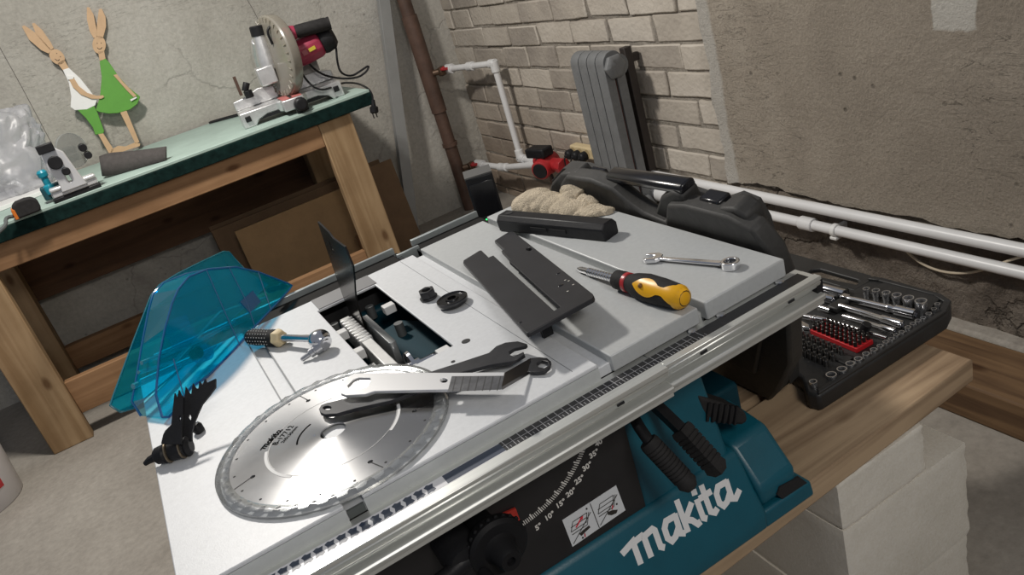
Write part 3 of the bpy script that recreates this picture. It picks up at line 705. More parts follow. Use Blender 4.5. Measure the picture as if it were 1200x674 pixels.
# brown steel riser
pb0 = PY(545, 215, 3.93); pb1 = PY(475, 0, 3.93)
px_ = (pb0.x + pb1.x) / 2
t = thing('steel_riser_pipe', 'brown painted steel riser pipe standing in the wall corner', 'pipe', (px_, 3.96, 0))
MB().cyl((px_, 3.96, 0), (px_, 3.96, 2.6), .034).build('pipe', rust, t)
b = MB()
for y_, h in ((131, .3),): 
    z = PY(519, y_, 3.93).z; b.cyl((px_, 3.96, z), (px_, 3.96, z + .5), .04)
b.build('sleeve', rust, t)
b = MB(); z = PY(531, 168, 3.93).z; b.cyl((px_, 3.96, z - .015), (px_, 3.96, z + .005), .041); b.build('coupling', rust, t)
def valve(pt, lab_, grp):
    t = thing('ball_valve', lab_, 'valve', pt)
    MB().cyl((px_ + .02, 3.93, pt.z), (pt.x + .05, 3.90, pt.z), .016).lathe((pt.x + .01, 3.90, pt.z), (pt.x + .09, 3.90, pt.z), [(0, .022), (.02, .026), (.04, .022)], 8).build('valve_body', mat('old_brass', (.14, .09, .06), .45, .6), t)
    MB().cyl((pt.x + .03, 3.885, pt.z), (pt.x + .03, 3.87, pt.z + .02), .008).obox((pt.x + .055, 3.862, pt.z + .006), (.09, .022, .014), Matrix.Rotation(.2, 3, 'Y')).build('handle', red, t, bevel=.003)
v1 = PY(508, 87, 3.90); v2 = PY(549, 196, 3.90)
v1.x = px_ + .03; v2.x = px_ + .03
valve(v1, 'upper red handled ball valve on the brown riser pipe', None); valve(v2, 'lower red handled ball valve on the brown riser pipe', None)
# white loop pipes from the valves to the pump
def pipe(name, label, pts, r, fittings, grp=None):
    t = thing(name, label, 'pipe', pts[0])
    b = MB()
    for a, c in zip(pts, pts[1:]): b.cyl(a, c, r, n=18)
    for p in pts[1:-1]: b.ball(p, r * 1.02)
    b.build('tube', pipew, t)
    for p, q, rr in fittings:
        f = MB(); f.cyl(p, q, rr, n=18); f.build('fitting', pipew, t, bevel=.002)
    return t
XP = 1.63
A = V((v1.x + .06, 3.9, v1.z)); Bp = PX(578, 71, XP); Bp.z = A.z + .012; C = PX(605, 184, XP); C.y = Bp.y; D = PX(633, 191, XP); D.z = C.z
dAB = (Bp - A).normalized(); dCD = (D - C).normalized()
pipe('white_loop_pipe', 'white plastic pipe dropping from the upper red valve to the pump', [A, Bp, C, D], .0155,
     [(A, A + dAB * .05, .025), (A + dAB * .2, A + dAB * .25, .022), (Bp - dAB * .035, Bp + dAB * .012, .0215), (Bp + EZ * .012, Bp - EZ * .04, .0215), (C + EZ * .045, C - EZ * .012, .0215), (C - dCD * .012, C + dCD * .045, .0215)])
A = V((v2.x + .06, 3.9, v2.z)); Bq_ = PX(592, 202, XP - .03); Bq_.z = A.z + .0; Cq = PX(628, 193, XP - .02)
d1 = (Bq_ - A).normalized(); d2 = (Cq - Bq_).normalized()
pipe('white_return_pipe', 'white plastic pipe bending from the lower red valve to the pump', [A, Bq_, Cq], .0155,
     [(A, A + d1 * .07, .024), (Bq_ - d1 * .04, Bq_ + d1 * .012, .0215), (Bq_ - d2 * .012, Bq_ + d2 * .04, .0215)])
# circulation pump
pc = PX(640, 193, 1.60); t = thing('circulation_pump', 'red heating circulation pump with black terminal box on the brick wall', 'pump', pc - EZ * .06)
ax = V((-.55, -.35, -.05)).normalized()
MB().lathe(pc - ax * .06, pc + ax * .09, [(0, .045), (.01, .052), (.06, .052), (.068, .046), (.12, .046), (.128, .04), (.13, 0)], 28).build('motor_body', red, t)
MB().lathe(pc + ax * .069, pc + ax * .09, [(0, .036), (.004, .034), (.004, 0)], 24).build('face_plate', black, t)
MB().obox(pc + V((-.01, .015, .065)), (.07, .12, .045), Matrix.Rotation(.25, 3, 'Z')).build('terminal_box', black, t, bevel=.008)
MB().cyl(pc + V((.02, .11, .0)), pc + V((.02, -.12, .0)), .03).cyl(pc + V((.02, -.09, .0)), pc + V((.02, -.13, .0)), .036, n=8).build('volute', red, t, bevel=.003)
b = MB(); b.tube([pc + V((0, -.02, -.04)), pc + V((.0, -.07, -.12)), pc + V((.02, -.12, -.15)), pc + V((.04, -.16, -.2)), pc + V((.06, -.1, -.24))], .004, n=8, smooth=2); b.build('cable', black, t)
b = MB(); q = pc + V((.01, .0, -.05)); b.cyl(q, q - EZ * .13, .01); b.build('stub_pipe', rust, t)
# power strip with black plugs
s0 = PX(664, 176, 1.66); s1 = PX(692, 186, 1.66); s1.z = s0.z
u = (s1 - s0).normalized(); cm = (s0 + s1) / 2 + u * .06
t = thing('power_strip', 'cream power strip on the brick wall behind the radiator', 'power strip', cm - EZ * .025)
MB().box((1.655, cm.y - .16, cm.z - .022), (1.697, cm.y + .115, cm.z + .03)).build('housing', cream, t, bevel=.008, seg=3)
b = MB()
for k in range(4): yy = cm.y + .085 - k * .055; b.cyl((1.6545, yy, cm.z + .004), (1.6565, yy, cm.z + .004), .019, n=20)
lab(b.build('socket_face', mat('cream_dark', (.5, .38, .2), .5), t), 'round darker socket wells')
for k, l in enumerate(('black plug in the power strip nearest the red pump', 'second black plug in the power strip from the red pump', 'third black plug in the power strip, nearest the radiator')):
    yy = cm.y + .10 - k * .055; b = MB(); b.lathe((1.654, yy, cm.z - .005), (1.55, yy - .0, cm.z - .012), [(0, .021), (.022, .022), (.03, .017), (.034, .008), (.04, .006)], 16)
    b.tube([(1.618, yy, cm.z - .008), (1.606, yy, cm.z - .02), (1.615, yy + .01, cm.z - .1), (1.65, yy + .02, cm.z - .17), (1.69, yy + .02, .02), (1.69, yy + .02, 0)], .0035, n=6, smooth=1)
    tag(b.build('power_plug', black), l, 'plug')
# cast iron radiator, four sections
rad = mat('radiator_grey', (.17, .175, .178), .6, .1, .12, 25, .15, 120)
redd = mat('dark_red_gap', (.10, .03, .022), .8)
XF = 1.535; yl = PX(669, 80, XF).y; yr = PX(708, 80, XF).y; zt = PX(690, 64, XF).z
w = (yl - yr) / 4; t = thing('radiator', 'grey cast iron radiator of four sections standing before the brick wall', 'radiator', (1.575, (yl + yr) / 2, .2))
zb = .19
for k in range(4):
    yc = yl - w * (k + .5); hw = w * .455
    b = MB(); r = .040
    prof = []
    for (cx, cz, a0) in ((XF + r, zt - r, PI / 2), (XF + r, zb + r, PI)):
        for j in range(6): a = a0 + (PI / 2) * j / 5; prof.append((cx + r * math.cos(a), cz + r * math.sin(a)))
    for (cx, cz, a0) in ((1.618 - r, zb + r, -PI / 2), (1.618 - r, zt - r, 0)):
        for j in range(6): a = a0 + (PI / 2) * j / 5; prof.append((cx + r * math.cos(a), cz + r * math.sin(a)))
    hole = [(XF + .036, zb + .10), (XF + .036, zt - .10), (XF + .041, zt - .085), (XF + .046, zt - .10), (XF + .046, zb + .10), (XF + .041, zb + .085)]
    b.prism([(x, yc - hw, z) for x, z in prof], (0, 2 * hw, 0), [[(x, yc - hw, z) for x, z in hole]])
    b.build('section', rad, t, bevel=.014, seg=3)
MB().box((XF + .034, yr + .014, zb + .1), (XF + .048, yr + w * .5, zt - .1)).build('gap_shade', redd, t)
for z, x in ((zt - .055, XF + .04), (zb + .055, XF + .04)):
    MB().lathe((x, yr + .004, z), (x, yr - .03, z), [(0, .042), (.012, .045), (.02, .045), (.028, .03), (.03, 0)], 6).build('end_plug', rad, t, bevel=.003)
MB().cyl((XF + .07, yl - .01, zt - .06), (XF + .07, yr + .01, zt - .06), .04).cyl((XF + .07, yl - .01, zb + .06), (XF + .07, yr + .01, zb + .06), .04).build('manifold', rad, t)
b = MB(); b.box((1.60, yl - .1, zb), (XW - .0, yl - .06, zb + .06)); b.box((1.60, yr + .06, zb), (XW - .0, yr + .1, zb + .06)); b.build('wall_bracket', rust, t)
b = MB(); b.cyl((XF + .04, yr + .1, 0), (XF + .04, yr + .1, zb + .01), .02); b.cyl((XF + .04, yl - .1, 0), (XF + .04, yl - .1, zb + .01), .02); b.cyl((1.60, yr + .1, 0), (1.60, yr + .1, zb + .01), .015); b.build('foot', rust, t)
# steel bar by the radiator
q0 = PX(733, 55, 1.655); q1 = PX(761, 197, 1.655)
b = MB().box((1.64, (q0.y + q1.y) / 2 - .016, .1), (1.672, (q0.y + q1.y) / 2 + .016, q0.z)); b.box((1.60, (q0.y + q1.y) / 2 - .012, zt - .075), (1.65, (q0.y + q1.y) / 2 + .05, zt - .045)); b.box((1.66, (q0.y + q1.y) / 2 - .01, q0.z - .06), (XW, (q0.y + q1.y) / 2 + .01, q0.z - .03)); b.box((1.66, (q0.y + q1.y) / 2 - .01, .1), (XW, (q0.y + q1.y) / 2 + .01, .13))
tag(b.build('steel_bar', mat('dark_rust_steel', (.04, .032, .028), .6, .2, .2, 20), bevel=.003), 'dark upright steel bar against the brick wall beside the radiator', 'bar')
# two long white pipes along the wall
zu = .342; zl = .282
t = thing('wall_pipe', 'upper of two long white pipes running along the plastered wall', 'pipe', (1.65, 1.0, zu))
MB().cyl((1.65, 2.45, zu), (1.65, -.8, zu), .0165).build('tube', pipew, t)
t = lowp = thing('wall_pipe', 'lower of two long white pipes, with a coupling and clip, along the wall', 'pipe', (1.65, 1.0, zl))
MB().cyl((1.65, 2.45, zl), (1.65, -.8, zl), .0155).build('tube', pipew, t)
yk = PX(946, 260, 1.65).y; MB().cyl((1.65, yk + .025, zl), (1.65, yk - .025, zl), .021).build('coupling', pipew, t, bevel=.002)
yk = PX(979, 268, 1.65).y; b = MB(); b.lathe((1.65, yk + .008, zl), (1.65, yk - .008, zl), [(0, .0155), (0, .02), (.016, .02), (.016, .0155)], 20); b.box((1.66, yk - .007, zl - .012), (1.70, yk + .007, zl + .012)); b.box((1.635, yk - .012, zl - .026), (1.66, yk + .012, zl - .017)); b.build('pipe_clip', white, t, bevel=.002)
q = V((1.65, 2.66, zl - .018)); b = MB(); b.lathe(q, V((1.65, 1.9, zl)), [(0, .02), (.02, .020), (.022, .030), (.10, .032), (.105, .026), (.15, .026), (.155, .034), (.22, .034), (.225, .027), (.26, .027), (.265, .033), (.33, .033), (.335, .018), (.40, .017)], 20)
lab(b.build('threaded_fitting', pipew, lowp), 'thick white threaded fittings at the pipe end')
# white cable sagging under the pipes
b = MB(); zc = [PX(1060, 292, 1.66), PX(1070, 302, 1.67), PX(1085, 312, 1.67), PX(1105, 319, 1.67), PX(1130, 321, 1.67), PX(1155, 316, 1.67), PX(1185, 304, 1.66), PX(1215, 296, 1.66)]
b.tube(zc, .0035, n=8, smooth=2); tag(b.build('cable', mat('ivory_cable', (.58, .5, .38), .5)), 'thin ivory cable sagging below the white wall pipes', 'cable')
# leaning grey steel profile
a = PY(484, 272, 3.90); a2 = PY(449, 0, 3.985); d = (a - a2).normalized(); a = a2 + d * (a2.z / -d.z)
top = a2 - d * .22
t_ = MB(); w3 = V((.055, 0, 0)); sd = V((0, -1, 0)).cross(d).normalized()
sx_ = d.cross(V((0, 1, 0))).normalized(); f_ = sx_.cross(d).normalized()
if sx_.x < 0: sx_ = -sx_
if f_.y > 0: f_ = -f_
sec = [(-.028, 0), (.028, 0), (.028, -.04), (.024, -.04), (.024, -.004), (-.024, -.004), (-.024, -.04), (-.028, -.04)]
t_.prism([a + sx_ * x + f_ * (y + .02) for x, y in sec], top - a)
tag(t_.build('steel_profile', gpost, bevel=.001), 'grey galvanised steel profile leaning upright on the back wall right of the bench', 'profile')
# ================================================================== the table saw
tabm = mat('table_grey_coat', (.66, .675, .69), .45, .05, .05, 160, .04, 600)
tabd = mat('table_edge_grey', (.60, .62, .61), .42, .15, .05, 40)
tabx = mat('extension_falloff_grey', (.49, .505, .505), .45, .1, .05, 160, .04, 600)  # table grey darkened here for light falling off to the right
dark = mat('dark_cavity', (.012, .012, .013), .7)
saw = thing('table_saw', 'teal portable table saw with a grey table covered in tools, standing on wooden planks', 'table saw', (.24, .95, .52))
def S(mb, name, m, **k): return mb.build(name, m, saw, **k)
YF, YB_ = .671, 1.236
XL, XR = -.127, .352
S1a, S1b, S2a, S2b = .033, .053, .336, .353
OX0, OX1, OY0, OY1 = .147, .246, .868, 1.182
b = MB(); b.plate([XL, S1a, S1b, OX0, OX1, S2a], [YF, OY0, OY1, YB_], {(1, 0), (1, 1), (1, 2), (3, 1)}, TZ - .0045, TZ)
S(b, 'tabletop', tabm, bevel=.0012)
b = MB(); b.box((XL, YF, TZ - .022), (S1a, YF + .004, TZ - .0046)); S(b, 'table_apron', tabd)
b = MB(); b.box((S1b, YF, TZ - .022), (S2a, YF + .004, TZ - .0046)); S(b, 'table_apron', tabd)
b = MB(); b.box((XL, YF + .005, TZ - .022), (XL + .004, YB_, TZ - .0046)); S(b, 'table_apron', tabd)
b = MB(); b.box((S1a - .002, YF + .004, TZ - .02), (S1b + .002, YB_, TZ - .0085)); b.box((S2a - .002, YF + .004, TZ - .02), (S2b + .006, YB_, TZ - .0085))
S(b, 'mitre_slot', tabm)
b = MB(); 
for x in (S1a, S1b): b.box((x - .0009, YF + .01, TZ - .0002), (x + .0009, YB_ - .004, TZ + .0004))
b.box((S2a - .026, YF + .012, TZ - .0002), (S2a - .0252, YB_ - .004, TZ + .0002)); lab(S(b, 'scribed_line', mat('line_grey', (.22, .23, .24), .5)), 'fine dark lines along the slots')
b = MB().plate([S2b, .478], [YF - .002, YB_ + .004], set(), TZ - .018, TZ + .0025); S(b, 'side_table', tabx, bevel=.0015)
b = MB(); b.prism([(.489, YF - .002, TZ - .02), (.615, YF - .002, TZ - .02), (.615, YB_ + .01, TZ - .02), (.489, YB_ + .01, TZ - .02)], (0, 0, .024)); S(b, 'extension_table', tabx, bevel=.002)
b = MB().box((.476, YF + .01, TZ - .04), (.492, YB_, TZ - .012)); S(b, 'gap_channel', tabd)
# front notch of the left slot and far insert ledge
b = MB().box((S1a + .001, YF + .001, TZ - .018), (S1b - .001, YF + .004, TZ - .0086)); lab(S(b, 'slot_mouth', mat('slot_shadow_grey', (.10, .11, .105), .7)), 'dark open front end of the left mitre slot')
b = MB().box((.15, OY1 + .002, TZ + .0002), (.25, YB_ - .002, TZ + .0012)); lab(S(b, 'insert_ledge', mat('ledge_grey', (.24, .24, .245), .4, .3)), 'bare metal strip behind the throat opening')
for px, r_ in (((546, 400), .0058), ((531, 424), .0028)): q = T(*px); b = MB(); b.lathe(q - EZ * .001, q + EZ, [(0, r_), (.0014, r_), (.0014, 0)], 20); S(b, 'screw_hole', dark)
# front rail, an aluminium profile with grooves, in an inner and an outer length
def rail(x0, x1, yf, name):
    pr = [(YF + .003, TZ - .034), (YF + .003, TZ - .0205), (YF - .008, TZ - .0205), (YF - .009, TZ - .020), (YF - .0275, TZ - .020), (YF - .0275, TZ - .0185), (yf, TZ - .0185),
          (yf, TZ - .0235), (yf + .0025, TZ - .024), (yf + .0025, TZ - .0255), (yf + .001, TZ - .026), (yf + .004, TZ - .0335), (yf + .011, TZ - .036), (yf + .011, TZ - .0405), (yf - .002, TZ - .0415), (yf - .004, TZ - .0445), (yf - .003, TZ - .049), (yf, TZ - .050), (yf, TZ - .0565), (YF + .003, TZ - .0565)]
    b = MB().prism([(x0, y, z) for y, z in pr], (x1 - x0, 0, 0)); return lab(S(b, 'front_rail', aluw, bevel=.0007, seg=1), name)
rail(-.127, .396, .628, 'outer sleeve of the front rail'); rail(.396, .634, .633, 'inner length of the front rail')
b = MB().box((.396, .634, TZ - .0176), (.633, YF - .0262, TZ - .0172)); 
tw = mat('tape_white', (.76, .76, .78), .35); tb = mat('tape_navy', (.035, .05, .085), .4); tk = mat('tape_black', (.02, .02, .022), .35)
XN0, XN1 = PZ(519, 560, TZ - .02).x, PZ(586, 522, TZ - .02).x
y0, y1 = YF - .0270, YF - .0095
rt = S(MB().box((-.13, y0, TZ - .0204), (XN1, y1, TZ - .0192)), 'ruler_tape', tw)
rt2 = lab(S(MB().box((XN1, y0, TZ - .0204), (.625, y1, TZ - .0190)), 'ruler_tape', tk), 'black end of the ruler tape')
b = MB(); x = -.128
while x < XN0 - .012:
    c = (x + .0055); ym = (y0 + y1) / 2
    b.prism([(c + px * 1.12, ym + py * 1.2, TZ - .0192) for px, py in ((-.0045, -.0058), (-.001, -.0048), (.0015, -.006), (.0045, -.004), (.003, 0), (.0045, .0045), (.001, .0046), (-.001, .006), (-.0045, .004), (-.003, 0))], (0, 0, .0002)); x += .0118
b.box((XN0, y0 + .001, TZ - .0192), (XN1, y1 - .001, TZ - .0189)); b.build('tape_pattern', tb, rt)
b = MB(); x = XN1 + .003; tt = mat('tick_grey', (.42, .42, .43), .4)
while x < .47:
    b.box((x, y0 + .0003, TZ - .0190), (x + .0007, y1 - .0003, TZ - .0187)); b.box((x + .004, y0 + .0003, TZ - .0190), (x + .0046, y0 + .005, TZ - .0187)); x += .0093
b.box((XN1, (y0 + y1) / 2 - .0003, TZ - .0190), (.45, (y0 + y1) / 2 + .0003, TZ - .0188)); b.build('tick_mark', tt, rt2)
b = MB()
for x, y in ((.505, YF - .006), (.598, YF - .007), (.462, YF - .006)): b = MB(); b.lathe((x, y, TZ - .021), (x, y, TZ), [(0, .006), (.003, .006), (.004, .004), (.004, 0)], 6); S(b, 'rail_bolt', steel)
b = MB(); 
for x in (.585, .45, .33): b = MB(); b.obox((x, .636 if x > .4 else .631, TZ - .030), (.009, .004, .003)); S(b, 'rail_slot', dark)
MB().box((.628, .636, TZ - .046), (.638, YF - .004, TZ - .026)).build('rail_end_cap', black, saw)
# back rail: thin plate with a notch, dark plate before it as the shade of the open gap
gapdk = mat('rear_gap_dark', (.016, .015, .014), .7, 0, .1, 20, spec=.1)
b = MB(); b.box((-.10, 1.25, TZ - .10), (.322, 1.312, TZ - .012)); b.box((.36, 1.25, TZ - .10), (.50, 1.312, TZ - .012)); S(b, 'rear_gap_shade', gapdk, bevel=.001)
b = MB(); b.box((-.10, 1.311, TZ - .07), (.327, 1.318, TZ - .001)); b.box((.362, 1.311, TZ - .07), (.50, 1.318, TZ - .001)); b.box((.322, 1.285, TZ - .07), (.366, 1.29, TZ - .006)); S(b, 'back_rail', mat('back_rail_edge', (.46, .5, .5), .35, .6), bevel=.0012)
b = MB(); b.box((.322, 1.255, TZ - .07), (.33, 1.312, TZ - .0115)); b.box((.36, 1.255, TZ - .07), (.366, 1.312, TZ - .0115)); S(b, 'notch_wall', blackg)
# throat well and the works inside
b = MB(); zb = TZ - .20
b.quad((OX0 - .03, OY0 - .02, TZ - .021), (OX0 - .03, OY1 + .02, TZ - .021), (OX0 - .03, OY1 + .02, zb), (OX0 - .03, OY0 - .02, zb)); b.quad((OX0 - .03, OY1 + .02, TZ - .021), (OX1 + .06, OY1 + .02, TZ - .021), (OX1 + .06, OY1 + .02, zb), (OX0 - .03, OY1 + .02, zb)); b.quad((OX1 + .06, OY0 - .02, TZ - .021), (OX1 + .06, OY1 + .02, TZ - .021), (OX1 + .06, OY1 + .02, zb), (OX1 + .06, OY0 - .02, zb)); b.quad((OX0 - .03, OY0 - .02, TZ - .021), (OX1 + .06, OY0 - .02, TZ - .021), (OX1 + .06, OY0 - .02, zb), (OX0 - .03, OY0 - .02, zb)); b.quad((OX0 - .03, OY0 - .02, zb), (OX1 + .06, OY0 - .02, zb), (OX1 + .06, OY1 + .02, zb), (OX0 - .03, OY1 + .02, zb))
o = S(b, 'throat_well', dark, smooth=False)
tealm = mat('teal_motor', (.003, .034, .05), .5, spec=.2)
b = MB().prism([(x, y, TZ - .045) for x, y in ((.207, 1.11), (.25, 1.12), (.29, 1.05), (.29, .90), (.235, .90), (.207, 1.0))], (0, 0, -.10)); S(b, 'motor_cover', tealm, bevel=.006)
b = MB().box((.195, .99, TZ - .08), (.205, 1.12, TZ - .015)); S(b, 'knife_bracket', mat('satin_bracket', (.3, .31, .31), .4, .7), bevel=.001)
b = MB()
b.box((.170, .86, TZ - .06), (.186, 1.165, TZ - .022))
for k in range(9): b.box((.167, 1.05 + k * .012, TZ - .05), (.188, 1.055 + k * .012, TZ - .019))
b.box((.150, .87, TZ - .10), (.166, .99, TZ - .03)); b.box((.189, .865, TZ - .06), (.206, .92, TZ - .025))
S(b, 'trunnion_bar', mat('machined_aluminium', (.70, .70, .69), .35, .55, .12, 40), bevel=.0015)
b = MB()
for y in (.895,): b.lathe((.152, y, TZ - .05), (.152, y, TZ - .01), [(0, .011), (.022, .011), (.024, .008), (.024, 0)], 6)
S(b, 'inner_bolt', steel, bevel=.001)
b = MB(); b.lathe((.188, .945, TZ - .045), (.26, .945, TZ - .045), [(0, .012), (.012, .012), (.013, .026), (.018, .027), (.02, .012), (.028, .012), (.029, .0085), (.06, .0085), (.062, 0)], 24); S(b, 'arbor', chrome)
tabw = mat('pale_tab', (.72, .72, .71), .4)
b = MB()
for x, y in ((.153, 1.085), (.236, 1.10), (.236, .885), (.152, 1.0)): b = MB(); b.box((x - .009, y - .008, TZ - .02), (x + .009, y + .008, TZ - .007)); S(b, 'insert_support', tabw, bevel=.001)
b = MB()
for x, y in ((.16, 1.165), (.222, 1.168), (.232, 1.06)): b = MB(); b.cyl((x, y, TZ - .045), (x, y, TZ - .024), .007, n=14); S(b, 'levelling_boss', mat('boss_grey', (.12, .125, .125), .5, .3))
lab(S(MB().prism([(.20, .872, TZ - .09), (.244, .872, TZ - .09), (.244, .93, TZ - .09)], (0, 0, .002)), 'floor_glimpse', mat('floor_beige', (.36, .28, .2), .9)), 'beige patch standing in for floor seen through the cavity')  # beige plate added in place of the floor seen through the opening
# riving knife
kn = [(1.129, 1.019), (1.077, 1.012), (1.066, 1.006), (1.007, 1.006), (1.004, .978), (1.030, .951), (1.058, .925), (1.085, .895), (1.10, .84), (1.165, .84), (1.172, .88), (1.16, .924)]
b = MB().prism([(.190, y, z) for y, z in kn], (.0026, 0, 0), [[(.190, 1.10 + .006 * math.cos(a * PI / 5), .985 + .010 * math.sin(a * PI / 5)) for a in range(10)]])
S(b, 'riving_knife', mat('dark_knife_steel', (.055, .05, .045), .25, .9, .1, 30))
# base: skirt, tower, foot, side shells
SP = V((0, .66, .545)); SN = V((0, -.085, .04)).normalized()
b = MB(); b.prism([(-.14, y, z) for y, z in ((.662, .52), (.66, .548), (.698, .628), (.706, .632), (.73, .632), (.73, .52))], (.655, 0, 0)); 
b.prism([(x, .662, .52) for x in (.51,)] + [(.602, .662, .52), (.600, .664, .546), (.51, .663, .548)], (0, .45, 0))
S(b, 'base_skirt', teal, bevel=.005, seg=3)
b = MB(); b.prism([(.362, .700, .60), (.508, .700, .60), (.500, .728, .80), (.374, .728, .80)], (0, .18, 0)); S(b, 'base_tower', teal, bevel=.007, seg=3)
b = MB(); b.prism([(.515, y, z) for y, z in ((.668, .553), (.668, .580), (.712, .632), (.80, .645), (1.12, .65), (1.12, .53), (.70, .53))], (.066, 0, 0)); S(b, 'base_foot', teal, bevel=.008, seg=3)
b = MB(); b.box((.50, .78, .54), (.60, 1.18, .66)); b.box((-.11, .74, .52), (-.095, 1.19, .84)); b.box((-.11, 1.17, .52), (.60, 1.19, .84)); b.box((.365, .90, .60), (.50, 1.15, .83)); S(b, 'base_shell', tealm, bevel=.006)
lab(S(MB().prism([PY(*p_, .6655) for p_ in ((911, 580), (920, 588), (943, 575), (946, 566), (937, 559), (914, 571))], (0, .004, 0)), 'foot_recess_shade', dark), 'dark plate painted as shade in the foot opening')  # flat dark plate, shade of the opening put into its colour
b = MB(); q = PP(886, 603, SP, SN); b.lathe(q - SN * .001, q + SN, [(0, .0035), (.0014, .0035), (.0014, 0)], 14); S(b, 'skirt_hole', dark)
q = [PP(*p, SP, SN) for p in ((866, 590), (913, 580), (917, 592), (870, 604))]
# black tilt plate with scale, pointer and sticker
PLY = .704
S(MB().box((-.14, PLY, .60), (.366, PLY + .01, .845)), 'tilt_plate', mat('plate_black', (.016, .015, .016), .45, 0, .2, 20))
lw_ = mat('print_white', (.72, .70, .66), .6)
def PL(x, y): return PY(x, y, PLY - .0008)
for txt, px, py in (('5°', 631, 617.5), ('10°', 644, 605), ('15°', 657, 590.5), ('20°', 669, 577.5), ('25°', 679, 562.5), ('30°', 688, 547), ('35°', 696, 532), ('40°', 703, 518)):
    o = PL(px, py); text(txt, 'scale_number', lw_, saw, o, (math.cos(.1), 0, math.sin(.1)), (-math.sin(.1), 0, math.cos(.1)), .0098, .0004, .0003)
cx, cz = .185, .84; p5 = PL(620, 611); rr = math.hypot(p5.x - cx, p5.z - cz); b = MB()
p_end = PL(690, 516); a0 = math.atan2(p5.z - cz, p5.x - cx); a1 = math.atan2(p_end.z - cz, p_end.x - cx); r1_ = math.hypot(p_end.x - cx, p_end.z - cz)
for k in range(46):
    f = k / 45; a = a0 - .06 + (a1 - a0 + .06) * f; r = rr + (r1_ - rr) * f; L0 = .0085 if k % 5 == 0 else .006
    ra, rb_ = r - L0, r; c_, s_ = math.cos(a), math.sin(a); wv = .0009 if k % 5 == 0 else .0005; n_ = V((-s_, 0, c_)) * wv
    P0 = V((cx + c_ * ra, PLY - .0006, cz + s_ * ra)); P1 = V((cx + c_ * rb_, PLY - .0006, cz + s_ * rb_)); b.prism([P0 - n_, P0 + n_, P1 + n_, P1 - n_], (0, .0005, 0))
S(b, 'scale_tick', lw_)
S(MB().prism([PY(*p, PLY - .004) for p in ((580, 607), (604.5, 596), (611.5, 615.5))], (0, .003, 0)), 'pointer', mat('pointer_red', (.42, .03, .02), .4))
stq = [(659, 610), (722, 569), (733, 598), (671, 641)]; sp = [PL(*p) for p in stq]
st = S(MB().prism(sp, (0, .0006, 0)), 'instruction_sticker', mat('sticker_white', (.70, .72, .74), .45), bevel=.0)
def SQ(u, v): a = sp[0].lerp(sp[1], u); c = sp[3].lerp(sp[2], u); p = a.lerp(c, v); p.y = PLY - .0014; return p
b = MB()
def ln(p, q, r=.0004): b.tube([SQ(*p), SQ(*q)], r, n=4)
ln((.5, .03), (.5, .97), .0005)
for o_ in (0, .5):
    for p, q in (((.06, .52), (.14, .24)), ((.14, .24), (.40, .24)), ((.40, .24), (.34, .52)), ((.34, .52), (.06, .52)), ((.06, .62), (.34, .62)), ((.34, .62), (.43, .26)), ((.08, .38), (.38, .38))):
        ln((p[0] + o_, p[1]), (q[0] + o_, q[1]))
    ln((.03 + o_, .92), (.46 + o_, .3), .0004)
b.build('line_drawing', ink, st)
b = MB(); b.tube([SQ(.16, .47), SQ(.30, .28)], .0009, n=5); b.cyl(SQ(.28, .31), SQ(.33, .24), .0022, .0001, n=6); b.tube([SQ(.24, .95), SQ(.25, .84)], .0007, n=5); b.tube([SQ(.83, .55), SQ(.80, .66)], .0008, n=5); b.build('red_arrow', mat('arrow_red', (.65, .03, .05), .5), st)
b = MB(); b.prism([SQ(u, v) + V((0, -.0002, 0)) for u, v in ((.17, .74), (.24, .70), (.36, .68), (.37, .76), (.27, .80), (.19, .84))], (0, .0004, 0)); b.build('hand_symbol', ink, st); b = MB(); b.prism([SQ(u, v) + V((0, -.0002, 0)) for u, v in ((.72, .66), (.80, .70), (.88, .80), (.84, .88), (.76, .84), (.70, .74))], (0, .0004, 0))
for u, v in ((.20, .93), (.42, .12), (.90, .60)): b.build('hand_symbol', ink, st); b = MB(); b.prism([SQ(u + .016 * math.cos(a * PI / 4), v + .035 * math.sin(a * PI / 4)) for a in range(8)], (0, .0004, 0))
b.build('hand_symbol', ink, st)
# lettering on the skirt, drawn as brush strokes
def strokes(letters, m, parent, name, org, ux, uy, h, w, gap, lift, sh=.22, n=None):
    """letters: list of (advance, [polyline,...]) in units of x-height"""
    n = n or ux.cross(uy); b = MB(); x = 0
    for adv, pls in letters:
        for pl_ in pls:
            pts = [V((x + p[0] + sh * p[1], p[1])) for p in pl_]
            L1 = []; L2 = []; last = len(pts) - 1
            for i_, q in enumerate(pts):
                d0 = (pts[i_] - pts[i_ - 1]).normalized() if i_ > 0 else (pts[1] - pts[0]).normalized()
                d1 = (pts[i_ + 1] - pts[i_]).normalized() if i_ < last else d0
                e0 = V((-d0.y, d0.x)); e1 = V((-d1.y, d1.x)); mt = e0 + e1
                mt = mt / max(.35, mt.length_squared) * 2 if mt.length > .05 else e0
                ex_ = d0 * (w * .45 if i_ == last else (-w * .45 if i_ == 0 else 0))
                L1.append(q + mt * w + ex_); L2.append(q - mt * w + ex_)
            cnt_ = len(b.bm.faces) % 7; dz_ = n * (lift + .00006 * cnt_)
            for i_ in range(last):
                b.quad(*[org + ux * (q.x * h) + uy * (q.y * h) + dz_ for q in (L2[i_], L2[i_ + 1], L1[i_ + 1], L1[i_])])
        x += adv + gap
    return b.build(name, m, parent, smooth=False), x
